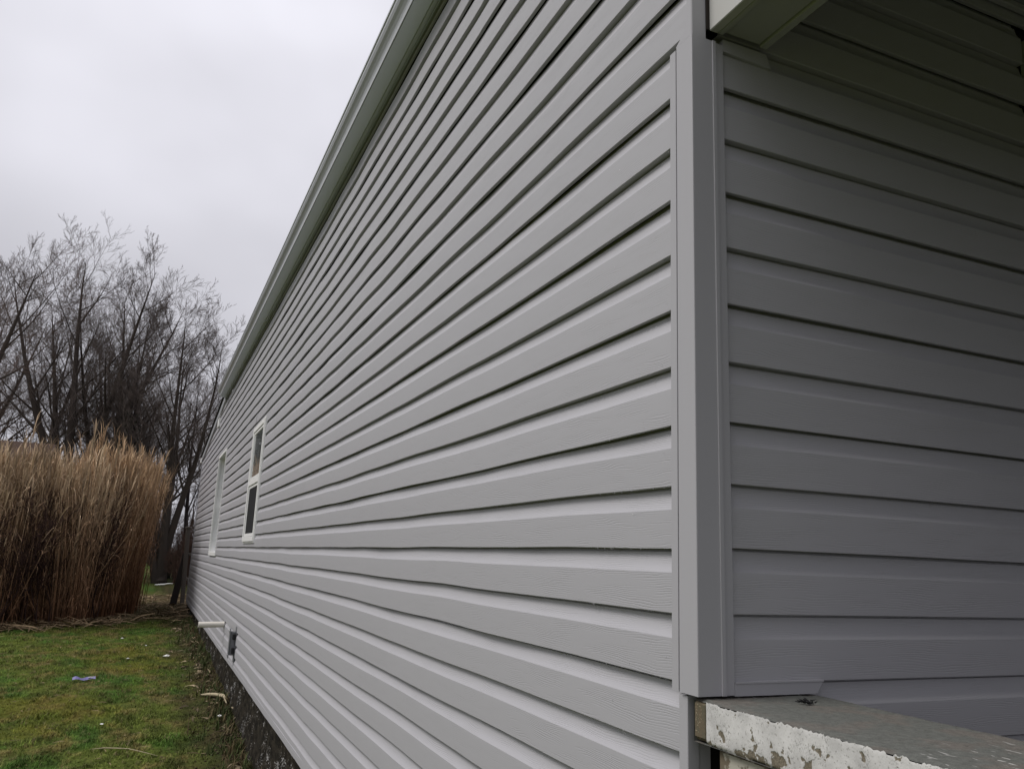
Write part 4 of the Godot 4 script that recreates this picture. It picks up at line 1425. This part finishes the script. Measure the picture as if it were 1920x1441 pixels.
	mb.extrude(PackedVector2Array([Vector2(-1.9, 3.7), Vector2(0, 4.85), Vector2(1.9, 3.7), Vector2(1.9, 3.82), Vector2(0, 4.98), Vector2(-1.9, 3.82)]), Transform3D(Basis(Vector3(0, 0, -1), Vector3(0, 1, 0), Vector3(1, 0, 0)), Vector3(-2.5, 0, 0)), 5.0)
	part("roof", mb, M["brown roofing"], shed)
	mb = MB.new()
	mb.box(Vector3(-0.5, 0.05, 1.5), Vector3(0.5, 2.1, 1.55), 0.01)
	part("door", mb, M["dark old wood"], shed)


func cane(a: Vector3, b: Vector3, r: float, label: String) -> void:
	# a and b hold x and z of the two ends
	var mb := MB.new()
	var n := 7
	var pts := PackedVector3Array(); var rr := PackedFloat32Array()
	var o := Vector3((a.x + b.x) / 2, 0, (a.y + b.y) / 2)
	for k in n:
		var t := float(k) / (n - 1)
		var p := Vector3(lerpf(a.x, b.x, t), 0, lerpf(a.y, b.y, t))
		var side := Vector3(b.y - a.y, 0, a.x - b.x) * 0.10 * sin(t * PI)
		p += side
		p.y = ground_y(p.x, p.z) + r + 0.014 + 0.012 * sin(t * PI)
		pts.append(p - o)
		rr.append(r * (0.8 + 0.3 * sin(t * 5.0)) * (1.0 if k > 0 and k < n - 1 else 0.45))
	mb.col = Color(0.42, 0.36, 0.24) if not label.begins_with("white") else Color(0.7, 0.7, 0.68)
	if label.begins_with("dull"): mb.col = Color(0.24, 0.20, 0.14)
	mb.tube(pts, rr, 6, true)
	var m := part("cane_piece", mb, M["litter straw"], self)
	m.position = o
	tag(m, label, "cane", "cane and straw pieces on the ground")


func scrap(x: float, z: float, size: float, label: String, sd: int) -> void:
	var mb := MB.new()
	rng.seed = 800 + sd
	var pts := []
	for k in 7:
		var a := TAU * k / 7 + rng.randf_range(-0.3, 0.3)
		pts.append(Vector3(cos(a) * size * rng.randf_range(0.5, 1.0), rng.randf_range(0.0, 0.3) * size, sin(a) * size * rng.randf_range(0.35, 0.8)))
	for k in 7:
		var a: Vector3 = pts[k]; var b: Vector3 = pts[(k + 1) % 7]
		mb.face([Vector3(0, size * 0.45, 0), a, b], Vector3.UP)
		mb.face([Vector3(0, -size * 0.2, 0), a, b], Vector3.DOWN)
	var m := part("foam_scrap", mb, M["foam scrap"], self)
	m.scale = Vector3.ONE * 0.8
	m.position = Vector3(x, ground_y(x, z) + 0.025, z)
	tag(m, label, "scrap", "white scraps on the lawn")


# ------------------------------------------------------------------ sky
func overcast() -> ImageTexture:
	var w := 1024; var h := 512
	var im := Image.create(w, h, false, Image.FORMAT_RGBAF)
	var f := noise(900, 1.1, 5); var g := noise(901, 3.0, 4)
	for y in h:
		var el := PI * (0.5 - (y + 0.5) / h)
		for x in w:
			var az := TAU * (x + 0.5) / w          # the left edge of the picture lies towards -z
			var d := Vector3(sin(az) * cos(el), sin(el), -cos(az) * cos(el))
			var q := Vector3(d.x, maxf(d.y, 0.0) * 1.6, d.z)
			var c := f.get_noise_3dv(q * 1.3) * 0.5 + g.get_noise_3dv(q) * 0.12
			# overcast sky: brighter towards the zenith
			var l := 0.56 + 0.40 * pow(maxf(d.y, 0.0), 1.5)
			l *= 1.0 + 0.30 * c
			var glow := maxf(0.0, d.dot(Vector3(0.10, 0.58, -0.81)))
			l *= 1.0 + 0.17 * smoothstep(0.90, 0.995, glow) * (1.0 + 1.4 * c) - 0.0
			var col := Color(0.965, 0.96, 1.045) * l
			if d.y < 0.0: col = Color(0.10, 0.10, 0.08).lerp(col, smoothstep(-0.06, 0.0, d.y))
			col.a = 1.0
			im.set_pixel(x, y, col)
	return ImageTexture.create_from_image(im)


func _ready() -> void:
	rng.seed = 20
	wave.seed = 31; wave.frequency = 0.02; wave.fractal_octaves = 2
	patch.seed = 8; patch.frequency = 0.35; patch.fractal_octaves = 4
	# camera: a phone held up at about 1.9 m, tilted up, turned towards the wall
	var cam := Camera3D.new()
	cam.name = "camera"
	cam.fov = 50.60
	cam.near = 0.05
	cam.far = 400.0
	cam.position = Vector3(-0.9681, -0.0368, 1.3161)
	cam.basis = Basis.from_euler(Vector3(0.2134, -0.4074, 0.0391))
	add_child(cam)
	var env := Environment.new()
	env.background_mode = Environment.BG_SKY
	var sky := Sky.new()
	var pano := PanoramaSkyMaterial.new()
	pano.panorama = overcast()
	sky.sky_material = pano
	env.sky = sky
	env.tonemap_mode = Environment.TONE_MAPPER_LINEAR
	env.tonemap_exposure = 1.0
	env.sdfgi_enabled = true
	env.ssao_enabled = true
	env.ssil_enabled = true
	var we := WorldEnvironment.new()
	we.name = "world_environment"
	we.environment = env
	add_child(we)
	var sun := DirectionalLight3D.new()
	sun.name = "sun"
	sun.light_energy = 0.66
	sun.light_angular_distance = 25.0
	sun.light_color = Color(1.0, 0.98, 0.96)
	sun.shadow_enabled = true
	sun.rotation_degrees = Vector3(-53, -98, 0)
	add_child(sun)
	build_materials()
	build_ground()
	build_house()
	build_trees()
	build_reeds()
	build_yard()
	rng.seed = 990
	build_grass()
